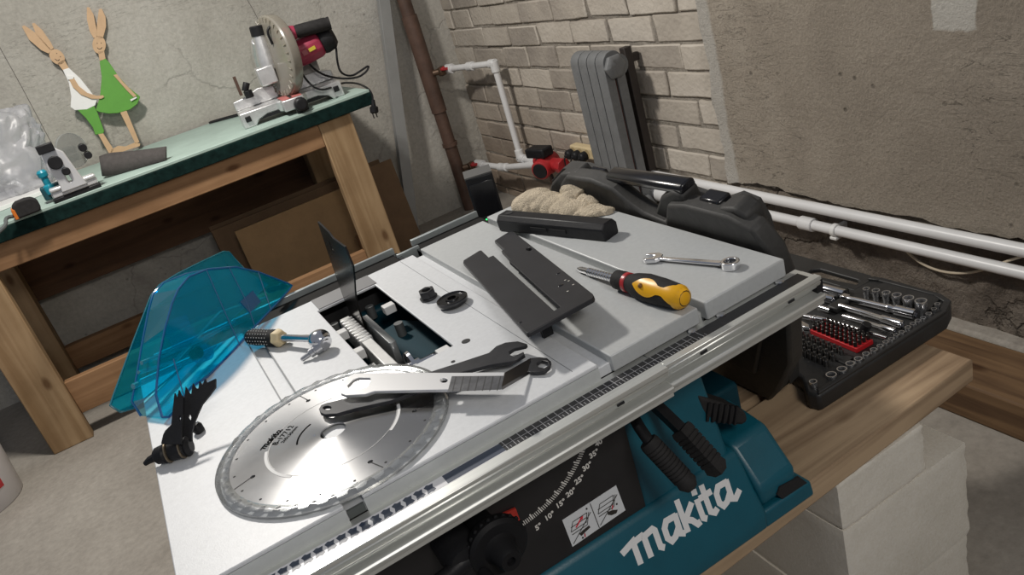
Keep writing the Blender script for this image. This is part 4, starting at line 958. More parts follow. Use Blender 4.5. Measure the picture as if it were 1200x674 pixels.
MK = [(1.62, [[(-.55, .82), (0.1, 1.0), (.1, 0)], [(.1, .95), (.62, 1.0), (.70, .9), (.70, 0)], [(.74, .93), (1.22, 1.0), (1.32, .88), (1.32, .1), (1.45, 0)]]),
      (.98, [[(.82, .92), (.3, .95), (.1, .7), (.08, .25), (.25, .02), (.5, .1), (.80, .4)], [(.84, .95), (.80, .1), (.98, 0)]]),
      (.88, [[(.1, 1.45), (.1, 0)], [(.75, .98), (.2, .5), (.5, .3), (.72, 0), (.85, .02)]]),
      (.30, [[(.12, .95), (.12, .1), (.25, 0)], [(.12, 1.28), (.13, 1.42)]]),
      (.62, [[(.2, 1.4), (.2, .15), (.4, .0), (.55, .08)], [(-.08, .95), (.55, .95)]]),
      (1.0, [[(.82, .92), (.3, .95), (.1, .7), (.08, .25), (.25, .02), (.5, .1), (.80, .4)], [(.84, .95), (.80, .1), (1.0, 0), (1.32, .22)]])]
uy_s = V((0, .04, .085)).normalized()
wl = PP(733, 664, SP, SN); wr = PP(876, 583, SP, SN)
lx = PP(748, 661, SP, SN); rx = PP(868, 592, SP, SN)
tot = sum(a for a, _ in MK) + .10 * len(MK); hgt = (rx.x - lx.x) / (tot)
org = V((lx.x, .66 + .40 * .040, .545 + .40 * .085)); org = V((lx.x, lx.y, lx.z))
strokes(MK, mat('letter_white', (.74, .74, .74), .4), saw, 'lettering', org, EX, uy_s, hgt, .15, .10, .0012, n=SN, sh=.12)
lab(bpy.data.objects['lettering'], 'white lettering reading makita')
# handwheel and lock lever below the rail
hw = PY(588, 645, .64); b = MB(); b.lathe(hw + V((0, .06, 0)), hw - V((0, .05, 0)), [(0, .016), (.03, .018), (.035, .028), (.042, .033), (.054, .034), (.058, .030), (.058, .019), (.064, .015), (.078, .0135), (.082, .011), (.082, .005), (.076, .0045), (.076, 0)], 40)
hwo = S(b, 'handwheel', mat('wheel_black', (.010, .010, .011), .6, spec=.2))
b = MB()
for k in range(24):
    a = 2 * PI * k / 24; b.ball(hw + V((math.cos(a) * .0335, .011, math.sin(a) * .0335)), .0028, n=6)
b.build('wheel_knurl', MATS['wheel_black'], hwo)
b = MB(); b.cyl(hw + V((-.027, -.0, -.012)), hw + V((-.027, -.03, -.012)), .007, .009, n=16); b.build('crank_knob', black, hwo, bevel=.002)
q = PY(545, 655, .66); b = MB(); b.tube([q, q + V((-.03, -.01, .0)), q + V((-.07, -.02, .01))], [.014, .012, .009], n=12, smooth=1); b.lathe(q + V((0, .05, 0)), q - V((0, .02, 0)), [(0, .022), (.05, .024), (.06, .02), (.062, 0)], 24); S(b, 'tilt_lock_lever', black)
# levers and the clamp grip at the right of the base
def grip(r0, r1, w, nr, rnd, name):
    d = (r1 - r0).normalized(); L_ = (r1 - r0).length; b = MB(); pr = [(0, w * .9), (.004, w)]
    for k in range(nr):
        t0 = .006 + (L_ - .02) * k / nr; t1 = .006 + (L_ - .02) * (k + .7) / nr; pr += [(t0, w), (t1, w), (t1 + .0005, w * .90), (.006 + (L_ - .02) * (k + 1) / nr - .0005, w * .90)]
    pr += [(L_ - .008, w), (L_, w * .6), (L_, 0)]
    b.lathe(r0, r1, pr, 20 if rnd else 4, 0 if rnd else PI / 4); return b.build(name, rubber, rod_, angle=50)
a = PY(759, 517, .655); e_ = PY(811, 572, .617)
b = MB(); b.tube([PY(742, 488, .70), PY(750, 502, .67), a + (e_ - a) * .1], .007, n=10); rod_ = S(b, 'lever', black); grip(a, e_, .0125, 11, True, 'grip')
a = PY(797, 502, .665); e_ = PY(845, 554, .625)
b = MB(); b.tube([PY(765, 472, .71), PY(780, 486, .69), a + (e_ - a) * .1], .009, n=4); rod_ = S(b, 'lever', black); grip(a, e_, .0145, 8, False, 'grip')
a = PY(822, 480, .715); e_ = PY(876, 487, .70); b = MB(); d = (e_ - a); zz = d.normalized(); 
b.prism([a + EZ * .022, e_ + EZ * .010 - d * .1, e_ + EZ * .004, e_ - EZ * .010, e_ - d * .15 - EZ * .018, a - EZ * .02], (0, .045, 0)); rod_ = S(b, 'clamp_grip', rubber, bevel=.006, seg=3)
b = MB()
for k in range(6): q = a + d * (.12 + .12 * k); b.obox(q + V((0, -.001, -.002)), (.004, .004, .026), Matrix.Rotation(.35, 3, 'Y'))
b.build('grip_rib', black, rod_)
b = MB(); b.box((.36, .735, .79), (.60, .80, .83)); b.box((.375, .86, .63), (.59, .90, .84)); S(b, 'rail_support', dark)
# ================================================================== things lying on the saw table
# ---- saw blade in its clear tooth cover
bz = TZ + .0035; bc = V((.0640, .805, bz))
bl = bpy.data.materials.new('ground_blade_steel'); bl.use_nodes = True
N = bl.node_tree.nodes; L = bl.node_tree.links; p = N['Principled BSDF']; p.inputs['Base Color'].default_value = (.56, .56, .56, 1); p.inputs['Metallic'].default_value = 1; p.inputs['Roughness'].default_value = .34; p.inputs['Anisotropic'].default_value = .93; p.inputs['Anisotropic Rotation'].default_value = 0.25
tg = N.new('ShaderNodeTangent'); tg.direction_type = 'RADIAL'; tg.axis = 'Z'; L.new(tg.outputs[0], p.inputs['Tangent'])
tc = N.new('ShaderNodeTexCoord'); nz = N.new('ShaderNodeTexNoise'); nz.inputs['Scale'].default_value = 30; nz.inputs['Detail'].default_value = 6; L.new(tc.outputs['Object'], nz.inputs['Vector'])
r = N.new('ShaderNodeMapRange'); r.inputs['To Min'].default_value = .30; r.inputs['To Max'].default_value = .38; L.new(nz.outputs['Fac'], r.inputs['Value']); L.new(r.outputs[0], p.inputs['Roughness'])
t = thing('saw_blade', 'large round circular saw blade in clear tooth cover lying on the saw table', 'saw blade', bc - EZ * .003)
nT = 40; out = []
for k in range(nT):
    for da, rr in ((0, .1225), (.10, .1275), (.34, .1285), (.62, .1285), (.64, .1245), (.72, .1210), (.86, .1205)):
        a = -2 * PI * (k + da) / nT; out.append(bc + V((math.cos(a) * rr, math.sin(a) * rr, 0)))
holes = [circ(bc, .015, EX, EY, 32)]
for px in ((436, 544), (360, 469), (291.5, 563.5), (500, 480)):
    q = PZ(*px, bz) - bc; a = math.atan2(q.y, q.x); h = bc + V((math.cos(a) * .096, math.sin(a) * .096, 0)); holes.append(circ(h, .003, EX, EY, 12))
MB().prism(out, (0, 0, .0018), holes).build('disc', bl, t, smooth=False)
b = MB()
for px in ((436, 544), (360, 469), (291.5, 563.5), (500, 480)):
    q = PZ(*px, bz) - bc; a = math.atan2(q.y, q.x); d = V((math.cos(a), math.sin(a), 0)); s_ = V((-d.y, d.x, 0)); P0 = bc + d * .098 + EZ * .00185; P1 = bc + d * .118 + s_ * .004 + EZ * .00185
    b.prism([P0 - s_ * .0006, P0 + s_ * .0006, P1 + s_ * .0006, P1 - s_ * .0006], (0, 0, .0002))
for k in range(0, nT, 2):
    a = -2 * PI * (k + .55) / nT; q = bc + V((math.cos(a) * .113, math.sin(a) * .113, .0019)); b.ball(q, .0016, 1, 1, .15, 8)
b.build('expansion_slot', dark, t)
def arc(c, r0, r1, a0, a1, z, n=40):
    P = [c + V((math.cos(a0 + (a1 - a0) * k / n) * r1, math.sin(a0 + (a1 - a0) * k / n) * r1, z)) for k in range(n + 1)]
    return P + [c + V((math.cos(a0 + (a1 - a0) * k / n) * r0, math.sin(a0 + (a1 - a0) * k / n) * r0, z)) for k in range(n, -1, -1)]
def ang_of(px, py): q = PZ(px, py, bz) - bc; return math.atan2(q.y, q.x), math.hypot(q.x, q.y)
aA, rA = ang_of(340, 563); aB, rB = ang_of(313, 532); aC, rC = ang_of(470, 474); aD, rD = ang_of(462, 506)
b = MB(); b.prism(arc(bc, .0755, .079, aB - .02 + (2 * PI if aB < 0 else 0), (aA + 2 * PI), .0019), (0, 0, .0002)); b.prism(arc(bc, .0755, .079, aD, aC, .0019), (0, 0, .0002)); b.build('pale_arc', mat('etched_white', (.75, .75, .74), .6), t)
b = MB(); b.prism(arc(bc, .0745, .0752, -2.6, 3.4, .0019, 90), (0, 0, .00015)); b.build('etched_line', mat('etched_grey', (.28, .28, .28), .5, .5), t)
ux = (PZ(337, 499, bz) - PZ(311, 527, bz)); ux.z = 0; ux.normalize(); uy = V((-ux.y, ux.x, 0)); pk = mat('print_black', (.012, .012, .012), .9, spec=.0)
q0 = PZ(313, 523, bz + .002); 
o, _ = strokes(MK, pk, t, 'blade_lettering', PZ(312, 526, bz + .0021) + uy * .002, ux, uy, .0056, .15, .1, 0.0, n=EZ, sh=.15); lab(o, 'small black lettering reading makita')
lab(text('B-17712', 'blade_lettering', pk, t, PZ(311, 527, bz + .0022) + ux * .026 - uy * .0065, ux, uy, .0105, .0001, .0), 'black lettering reading B-17712')
lab(text('260x30mm', 'blade_lettering', pk, t, PZ(311, 527, bz + .0022) + ux * .027 - uy * .0150, ux, uy, .0066, .0001, .0), 'black lettering reading 260x30mm')
b = MB(); 
aE, rE = ang_of(346, 524); aF, rF = ang_of(366, 499); b.prism(arc(bc, .0405, .0425, min(aE % (2 * PI), aF % (2 * PI)), max(aE % (2 * PI), aF % (2 * PI)), .0019), (0, 0, .0002)); b.build('direction_arrow', pk, t)
cvr = clear('clear_tooth_cover', (.90, .92, .92), .7, .12, .22, (.75, .77, .77))
b = MB(); n = 96; secs = []
for k in range(n):
    a = 2 * PI * k / n; w = .0012 * math.sin(k * 2.5); secs.append([b.bm.verts.new(bc + V((math.cos(a) * r_, math.sin(a) * r_, z))) for r_, z in ((.1185, .0024), (.1225, .0042 + w), (.130, .0042 - w), (.1345, .0015), (.1345, -.002), (.130, -.0033))])
for k in range(n):
    A, B_ = secs[k], secs[(k + 1) % n]
    for j in range(5): b.bm.faces.new((A[j], B_[j], B_[j + 1], A[j + 1]))
b.build('tooth_cover', cvr, t, angle=50)

# ---- flat black open end wrench (under) and bent shiny wrench (over)
zw = zm(370, 390, 4.138)
def Wp(pts, h): return [T(*zw(x, y), h) for x, y in pts]
hz = .0100
ol = [(22, 385), (32, 366), (60, 355), (180, 325), (330, 285), (590, 195), (700, 160), (845, 112), (880, 80), (925, 62), (985, 56), (1030, 70), (1022, 79), (965, 92), (942, 108), (948, 124), (965, 130), (1012, 108), (1018, 121), (985, 142), (950, 156), (905, 163), (850, 172), (720, 205), (560, 275), (370, 345), (200, 382), (110, 408), (50, 412), (28, 402)]
e = [(62 + 20 * math.cos(a * PI / 8), 379 + 9 * math.sin(a * PI / 8)) for a in range(16)]
tag(MB().prism(Wp(ol, hz), (0, 0, .0045), [Wp(e, hz)]).build('open_end_wrench', blackm, bevel=.0008), 'flat black open-end wrench lying across the blade, beneath the shiny bent wrench', 'wrench')
t = thing('offset_wrench', 'bent steel blade wrench with bright handle and hex eye, lying across the blade', 'wrench', T(520, 448, .0))
hz = .0185; shiny = mat('bright_plated', (.88, .88, .88), .3, .55)
main = [(120, 285), (130, 262), (170, 222), (195, 211), (330, 206), (520, 207), (700, 208), (922, 206), (905, 277), (700, 285), (640, 290), (560, 291), (420, 294), (290, 297), (245, 312), (150, 317), (128, 308)]
slot = [(160, 270), (190, 240), (215, 231), (268, 232), (272, 246), (255, 275), (225, 285), (170, 285)]
hole = [(627 + 18 * math.cos(a * PI / 7), 245 + 11 * math.sin(a * PI / 7)) for a in range(14)]
MB().prism(Wp(main, hz), (0, 0, .004), [Wp(slot, hz), Wp(hole, hz)]).build('handle', shiny, t, bevel=.0006)
A = Wp([(922, 206), (905, 277)], hz + .002); Bv = Wp([(1047, 134), (1032, 203)], .0025)
b = MB(); b.prism([A[0], Bv[0], Bv[1], A[1]], (0, 0, .0035)); b.build('cranked_neck', mat('dark_neck_metal', (.16, .15, .145), .3, .9), t)  # neck coloured darker than the handle
tab = [(1047, 134), (1090, 130), (1125, 134), (1145, 152), (1140, 178), (1115, 200), (1085, 204), (1032, 203)]
hexh = [(1105 + 30 * math.cos(a * PI / 3 + .3), 165 + 19 * math.sin(a * PI / 3 + .3)) for a in range(6)]
MB().prism(Wp(tab, .0025), (0, 0, .0035), [Wp(hexh, .0025)]).build('hex_eye', blackm, t, bevel=.0006)
b = MB()
for k in range(7):
    x = 672 + 36 * k; q = Wp([(x + 8, 212), (x - 8, 282)], hz + .0042); w_ = V((.0006, 0, 0)); b.prism([q[0] - w_, q[0] + w_, q[1] + w_, q[1] - w_], (0, 0, .0002))
b.build('grip_line', mat('line_dark', (.08, .08, .08), .4, .6), t)
q = Wp([(660, 211), (918, 209), (902, 275), (640, 286)], hz + .00405); lab(MB().prism(q, (0, 0, .0001)).build('dark_end_patch', mat('dark_end_metal', (.22, .22, .225), .3, .9, .3, 60), t), 'darker ribbed end of the handle')  # darker sheet laid over the ribbed end

# ---- ratchet with bit
t = thing('ratchet', 'small chrome ratchet with black dotted grip and cream collar beside the blue guard', 'ratchet', T(335, 395))
g0 = T(292, 395, .012); g1 = T(324, 396, .013); h1 = T(372, 392, .014)
d = (g1 - g0).normalized()
b = MB(); L_ = (g1 - g0).length; b.lathe(g0, g1, [(0, 0), (0, .008), (.003, .011), (L_ * .3, .0125), (L_ * .6, .0115), (L_ - .004, .0125), (L_, .012)], 20); b.build('grip', rubber, t)
b = MB(); 
for i in range(8):
    for j in range(7):
        a = 2 * PI * j / 14 - .4; up = V((0, -1, 0)); s_ = d.cross(EZ).normalized(); q = g0 + d * (.008 + i * (L_ - .014) / 8 + .002 * (j % 2)) + (EZ * math.sin(a) + s_ * math.cos(a)) * .0122; b.ball(q, .0009, n=6)
b.build('grip_dot', mat('dot_grey', (.5, .5, .48), .6), t)
b = MB(); b.lathe(g1 - d * .001, g1 + d * .02, [(0, .0125), (.004, .014), (.010, .013), (.014, .010), (.016, 0)], 6); b.build('collar', cream, t, bevel=.001)
b = MB(); hd = T(374, 397, .019); b.tube([g1, g1.lerp(hd, .6), hd], [.0055, .005, .006], n=14); b.ball(hd, .0155, 1, 1, .8, 24); b.cyl(hd + V((.0, -.002, -.002)), hd + V((.004, -.012, -.006)), .012, .011, n=24); b.build('ratchet_head', chrome, t)
a0 = hd + V((-.002, -.012, -.006)); a1 = T(353, 422, .004)
b = MB(); dd = (a1 - a0); Ld = dd.length; b.lathe(a0, a1, [(0, .007), (Ld * .28, .007), (Ld * .30, .0056), (Ld * .36, .0056), (Ld * .38, .0064), (Ld * .55, .0064), (Ld * .6, .0038), (Ld * .95, .0034), (Ld, .0018)], 12); b.build('bit', steel, t)

# ---- nut and flange washer
o = T(503, 350); b = MB(); b.prism(circ(o, .0125, EX, EY, 6, .3), (0, 0, .015), [circ(o, .0065, EX, EY, 16)]); b.lathe(o, o + EZ, [(0, .0125), (.004, .0138), (.004, .007)], 24)
tag(b.build('arbor_nut', blackm, bevel=.0012), 'dark hex nut standing on the table beside the black flange', 'nut')
o = T(532, 357); b = MB(); tl = V((0, .0, 1)).normalized(); b.lathe(o, o + tl, [(0.001, .008), (.001, .017), (.004, .0215), (.007, .0225), (.010, .0225), (.011, .021), (.009, .019), (.009, .010), (.011, .0085), (.011, .0065), (.001, .0065), (.001, .008)], 40)
tag(b.build('arbor_flange', mat('dark_plated_flange', (.06, .06, .062), .25, .9)), 'round black arbor flange washer on the table right of the nut', 'washer')

# ---- black throat plate, propped up at its front end
zp = zm(520, 250, 4.214)
k_ = .030 / .36; PPt = V((.40, 1.16, TZ + .006)); PNt = V((0, k_, 1)).normalized()
def Pp(pts, off=0): return [PP(*zp(x, y), PPt + PNt * off, PNt) for x, y in pts]
ol = [(95, 243), (97, 232), (175, 184), (186, 182), (222, 217), (245, 207), (545, 480), (575, 462), (322, 236), (329, 230), (284, 185), (299, 177), (250, 135), (318, 93), (335, 90), (350, 95), (735, 396), (742, 408), (735, 420), (425, 588), (412, 592), (402, 587)]
rh = [(421 + 14 * math.cos(a * PI / 6), 177 + 8 * math.sin(a * PI / 6)) for a in range(12)]
t = thing('throat_plate', 'black slotted throat insert plate propped on the saw table', 'insert plate', T(620, 340))
MB().prism(Pp(ol), PNt * -.006, [Pp(rh)]).build('plate', mat('satin_black_plate', (.026, .026, .029), .45, 0, .15, 30, spec=.3), t, bevel=.001)
b = MB()
for q, r_ in (((578, 355), .0028), ((565, 296), .002), ((378, 538), .0016)): b.ball(Pp([q], .0004)[0], r_, 1.4, 1, .2, 8)
b.build('screw', blackg, t)
b = MB(); 
for q in ((617, 334), (640, 352), (612, 385), (600, 330)): b.ball(Pp([q], .0004)[0], .0011, 1.6, 1, .3, 6)
b.build('sawdust_fleck', mat('fleck', (.6, .58, .52), .9), t)
lipq = Pp([(420, 585), (740, 415), (700, 400), (400, 560)], -.006); b = MB(); b.prism(lipq, (0, 0, -.006)); b.build('underside_lip', black, t); q = Pp([(505, 570), (550, 545)], -.012); b = MB(); b.box((q[1].x - .006, q[0].y + .030, TZ + .0005), (q[1].x + .008, q[0].y + .036, q[0].z + .006)); b.build('support_tab', black, t)

# ---- screwdriver, combination wrench, black bar
t = thing('screwdriver', 'screwdriver with a stout black and yellow handle on the side table', 'screwdriver', T(745, 335))
a = T(677, 315, .006); e_ = T(803, 350, .018); hs = T(722, 327, .0155)
d = (e_ - hs).normalized(); L_ = (e_ - hs).length
b = MB(); b.lathe(a, hs, [(0, 0), (.001, .0022), (.008, .0042), (.012, .0045), ((hs - a).length, .0045)], 14); 
for k in range(9): q = a.lerp(hs, .3 + .07 * k); b.lathe(q, q + (hs - a), [(0, .0045), (.001, .0056), (.003, .0056), (.004, .0045)], 14)
b.build('shaft', chrome, t)
prof = [(0, .010), (.003, .0125), (.016, .013), (.021, .0115), (.028, .0115), (.04, .0150), (.06, .0178), (.085, .0172), (.10, .016), (.112, .015), (L_ - .006, .0135), (L_, .009), (L_, 0)]
b = MB(); b.lathe(hs, e_, prof, 24); b.build('handle', rubber, t)
b = MB(); b.lathe(hs, e_, [(.0205, .0118), (.0215, .0128), (.0265, .0128), (.0275, .0118)], 24); b.build('red_ring', red, t)
yel = mat('yellow_plastic', (.78, .40, .01), .35)
side = d.cross(EZ).normalized(); up = (EZ * .75 + side * -.0).normalized(); vw = (CAM - hs).normalized(); up = (vw - d * vw.dot(d)).normalized(); sd = d.cross(up)
b = MB(); g = []
for k in range(17):
    f = k / 16; tt_ = .050 + (L_ - .050 + .001) * f; wd = (math.sin(min(1, f / .55) * PI) * 1.05 if f < .4 else 0)
    wa = .05 + .62 * math.sin(min(f / .66, 1) * PI)
    if f > .45: wa = max(wa, .30)
    if f > .68: wa = .30 + (f - .68) / .32 * 1.1
    rr = 0
    for (t0, r0), (t1, r1) in zip(prof, prof[1:]):
        if t0 <= tt_ <= t1 and t1 > t0: rr = r0 + (r1 - r0) * (tt_ - t0) / (t1 - t0)
    if tt_ >= L_: rr = .0095
    rr += .0008
    g.append([b.bm.verts.new(hs + d * tt_ + (up * math.cos(wa * s_) + sd * math.sin(wa * s_)) * rr) for s_ in (-1, -.6, -.2, .2, .6, 1)])
for A, B_ in zip(g, g[1:]):
    for j in range(5): b.bm.faces.new((A[j], A[j + 1], B_[j + 1], B_[j]))
b.build('yellow_inlay', yel, t, angle=60)
b = MB(); b.lathe(e_ - d * .014, e_ + d * .002, [(0, .0150), (.006, .0148), (.012, .0115), (.0155, .006), (.016, 0)], 24); lab(b.build('butt_cap', yel, t), 'yellow rounded butt')
q = hs + d * .066 + up * .0185; b = MB(); b.ball(q, .0032, n=10); b.build('hanging_dimple', mat('dimple_brown', (.16, .07, .01), .6), t)
t = thing('combination_wrench', 'small chrome combination wrench lying on the right extension table', 'wrench', T(812, 310))
a = T(766, 304, .006); e_ = T(853, 311, .007); d = (e_ - a).normalized(); s_ = V((-d.y, d.x, 0)).normalized()
b = MB(); L_ = (e_ - a).length; b.prism([a + s_ * .0035 + d * .010, a - s_ * .0035 + d * .010, e_ - s_ * .0045 - d * .008, e_ + s_ * .0045 - d * .008], (0, 0, .004)); b.build('shank', chrome, t, bevel=.0016, seg=3)
c_ = a; jaw = [(.013, -.004), (.013, .004), (.006, .0105), (-.008, .0105), (-.0125, .006), (-.004, .0042), (.001, .003), (.001, -.003), (-.004, -.0042), (-.0125, -.006), (-.008, -.0105), (.006, -.0105)]
rot = .26
b = MB(); b.prism([c_ + d * (x * math.cos(rot) - y * math.sin(rot)) + s_ * (x * math.sin(rot) + y * math.cos(rot)) - EZ * .001 for x, y in jaw], (0, 0, .006)); b.build('open_jaw', chrome, t, bevel=.001)
b = MB(); c_ = e_ + d * .004 - EZ * .003; b.prism(circ(c_, .0115, EX, EY, 28), (0, 0, .010), [circ(c_, .0072 , EX, EY, 12)]); b.build('ring_end', chrome, t, bevel=.001)
a = T(594, 268, 0); e_ = T(718, 281, 0); d = (e_ - a).normalized(); s_ = V((-d.y, d.x, 0)); L_ = (e_ - a).length
t = thing('fence_bar', 'long black hollow plastic bar with octagonal end lying before the glove', 'bar', (a + e_) / 2)
oc = [(-.016, .004), (-.010, .0), (.010, .0), (.017, .006), (.017, .022), (.010, .030), (-.010, .030), (-.017, .022)]
MB().prism([a + s_ * x + EZ * z for x, z in oc], d * L_).build('body', black, t, bevel=.0015)
b = MB(); 
for f in (.42, .60): b.obox(a + d * (L_ * f) + s_ * -.0165 + EZ * .014, (L_ * .15, .003, .006), Matrix.Rotation(math.atan2(d.y, d.x), 3, 'Z'))
b.build('side_slot', dark, t)
b = MB(); b.lathe(a + d * .018 + EZ * .0295, a + d * .018 + EZ, [(0, .007), (.0012, .007), (.0012, .004), (.0012, 0)], 16); b.build('end_hole', dark, t)

# ---- cotton glove crumpled in a heap
cot = mat('cotton_knit', (.60, .51, .38), .95, 0, .22, 35, .7, 420)
zg = zm(590, 150, 5.615)
def Gp(x, y, Y): return PY(*zg(x, y), Y)
b = MB()
def blob(x, y, Y, r, sx=1, sy=1, sz=1):
    p_ = Gp(x, y, Y); p_.z = max(p_.z, TZ + r * sz * .7); b.ball(p_, r, sx, sy, sz, 20)
for a_ in ((175, 520, 1.19, .026, 1.2, 1.2, .75), (225, 505, 1.18, .028, 1.2, 1.1, .8), (285, 520, 1.16, .026, 1.3, 1.1, .7), (345, 535, 1.14, .024, 1.3, 1.1, .65), (410, 545, 1.11, .022, 1.3, 1, .65), (460, 555, 1.09, .020, 1.2, 1, .65), (425, 480, 1.12, .016)): blob(*a_)
def roll(pts, r): b.tube([Gp(*p_) for p_ in pts], r, n=12, smooth=2)
roll([(400, 425, 1.14), (430, 418, 1.13), (470, 432, 1.12), (505, 452, 1.11)], .012)
roll([(420, 450, 1.13), (455, 485, 1.12), (480, 530, 1.10), (490, 570, 1.08)], .012)
roll([(395, 450, 1.14), (420, 500, 1.12), (440, 550, 1.10)], .010)
roll([(480, 565, 1.075), (492, 510, 1.085), (508, 465, 1.095), (530, 452, 1.09), (548, 475, 1.08), (535, 520, 1.075), (515, 560, 1.065)], .0066)
roll([(548, 470, 1.08), (590, 505, 1.065), (610, 520, 1.06)], .010)
roll([(470, 595, 1.07), (540, 548, 1.06), (600, 520, 1.05), (650, 530, 1.04), (722, 552, 1.02)], .0066)
roll([(545, 600, 1.05), (580, 572, 1.04), (620, 562, 1.03), (650, 585, 1.03), (690, 580, 1.02), (722, 562, 1.02)], .0060)
roll([(500, 595, 1.07), (560, 565, 1.05), (640, 545, 1.04), (700, 562, 1.02)], .0085)
roll([(150, 575, 1.165), (170, 525, 1.165), (215, 480, 1.17), (290, 455, 1.17)], .008)
roll([(190, 580, 1.155), (215, 545, 1.155), (250, 500, 1.16), (330, 475, 1.16)], .006)
roll([(330, 580, 1.125), (380, 540, 1.12), (440, 520, 1.11)], .006)
roll([(225, 575, 1.155), (250, 530, 1.155), (310, 495, 1.155), (400, 490, 1.12)], .009)
roll([(95, 560, 1.20), (112, 505, 1.205), (165, 445, 1.205), (230, 430, 1.20), (310, 455, 1.18), (380, 480, 1.15)], .009)
roll([(300, 590, 1.13), (350, 555, 1.13), (430, 560, 1.10)], .008)
for v in b.bm.verts: v.co.z = max(v.co.z, TZ + .0045)
o = b.build('work_glove', cot)
r_ = o.modifiers.new('remesh', 'REMESH'); r_.mode = 'VOXEL'; r_.voxel_size = .0016; r_.use_smooth_shade = True
sm_ = o.modifiers.new('smooth', 'SMOOTH'); sm_.iterations = 3; sm_.factor = .5
tx = bpy.data.textures.new('folds', 'CLOUDS'); tx.noise_scale = .022; tx.noise_depth = 2
dm = o.modifiers.new('disp', 'DISPLACE'); dm.texture = tx; dm.strength = .005; dm.mid_level = .5
tag(o, 'crumpled beige cotton work glove heaped at the back of the saw table', 'glove')

# ---- black upright box with green light behind the saw
t = thing('speaker_box', 'black upright box with a green indicator light standing behind the saw table', 'box', (.53, 1.40, .52))
fn_ = V((-.36, -.93, 0)).normalized(); fp_ = V((.53, 1.36, .9)); su = V((-fn_.y, fn_.x, 0)); 
q = [PP(*p_, fp_, fn_) for p_ in ((546, 208), (579, 199), (591, 250), (561, 263))]
sl = q[3]; sw = (q[2] - q[3]).dot(su); zt_ = (q[0].z + q[1].z) / 2 - .004
def sb(u, dpt, z): return V((sl.x, sl.y, 0)) + su * (u * sw) - fn_ * dpt + EZ * z
def sbox(u0, u1, d0, d1, z0, z1, nm, m_, **k): return MB().prism([sb(u0, d0, z0), sb(u1, d0, z0), sb(u1, d1, z0), sb(u0, d1, z0)], (0, 0, z1 - z0)).build(nm, m_, t, **k)
sbox(0, 1, 0, .055, .52, zt_, 'case', black, bevel=.003)
zl_ = PP(570, 257.5, fp_, fn_).z
sbox(.06, .94, -.0015, .001, .56, zt_ - .012, 'front_panel', blackg, bevel=.0008)
lab(sbox(.0, 1, .0005, .0545, zt_ - .0005, zt_ + .0025, 'top_cap', mat('dark_grey_cap', (.09, .088, .085), .6)), 'grey top')  # top layer coloured greyer than the case
lab(sbox(.02, .98, -.004, .001, zl_ - .012, zl_ + .008, 'lower_lip', black, bevel=.002), 'lower lip with the light')
MB().ball(PP(570, 257.5, fp_ + fn_ * .0045, fn_), .0016, n=10).build('indicator_light', emit('green_led', (.02, .9, .12), 6), t)

# ---- anti-kickback pawls
zk = zm(160, 440, 6.127)
A0 = T(*zk(130, 585), .012); A1 = T(*zk(395, 500), .012); ad = (A1 - A0).normalized(); bk = V((-ad.y, ad.x, 0)).normalized()
dirn = (bk * math.cos(.75) + EZ * math.sin(.75)); pn = ad.cross(dirn).normalized()
t = thing('kickback_pawl', 'black anti-kickback pawl plates with saw teeth leaning beside the blue guard', 'saw part', (A0 + A1) / 2 - EZ * .012)
def Kp(pts, off=0): return [PP(*zk(x, y), A0 + pn * off, pn) for x, y in pts]
MB().prism(Kp([(340, 150), (352, 170), (360, 85), (385, 128), (400, 140), (412, 60), (432, 95), (452, 100), (460, 45), (480, 75), (500, 30), (512, 58), (575, 28), (574, 90), (530, 150), (480, 210), (448, 280), (420, 350), (404, 420), (405, 470), (330, 500), (335, 400), (345, 300)]), pn * .003, [Kp([(378, 305), (388, 275), (402, 305), (398, 330)])]).build('plate', black, t)
MB().prism(Kp([(282, 130), (300, 170), (312, 108), (330, 150), (345, 160), (340, 300), (330, 400), (330, 500), (185, 495), (200, 430), (215, 400), (258, 358), (268, 250)], .012), pn * .003, [Kp([(312, 310), (322, 290), (328, 312), (318, 335)], .012)]).build('plate', black, t)
b = MB(); b.lathe(A0, A1, [(0, .007), (.003, .010), (.012, .0115), (.016, .009), (.02, .011), (.034, .0115), (.037, .009), (.04, .012), ((A1 - A0).length - .004, .012), ((A1 - A0).length, .008)], 18); b.tube([A0 + ad * .004, A0 - ad * .007 - EZ * .002, A0 - ad * .014 - EZ * .005], [.006, .0045, .003], n=8); b.build('barrel', black, t)
b = MB()
for f in (.35, .72): q = A0.lerp(A1, f); b.lathe(q, q + ad, [(0, .012), (.0005, .0128), (.002, .0128), (.0025, .012)], 18)
b.build('clip_ring', mat('bronze_clip', (.25, .2, .14), .4, .8), t)
w_ = Kp([(192, 490), (300, 462), (355, 350), (330, 345)], -.006); b = MB(); b.tube(w_, .0009, n=6); b.build('spring_wire', steel, t)
q = T(*zk(462, 405), 0); tag(MB().lathe(q, q + V((-.25, .15, 1)), [(0, .006), (.008, .0075), (.012, .006), (.013, .003), (.018, .003), (.018, 0)], 16).build('knob', black), 'small black knob on the table right of the toothed pawl plates', 'knob')

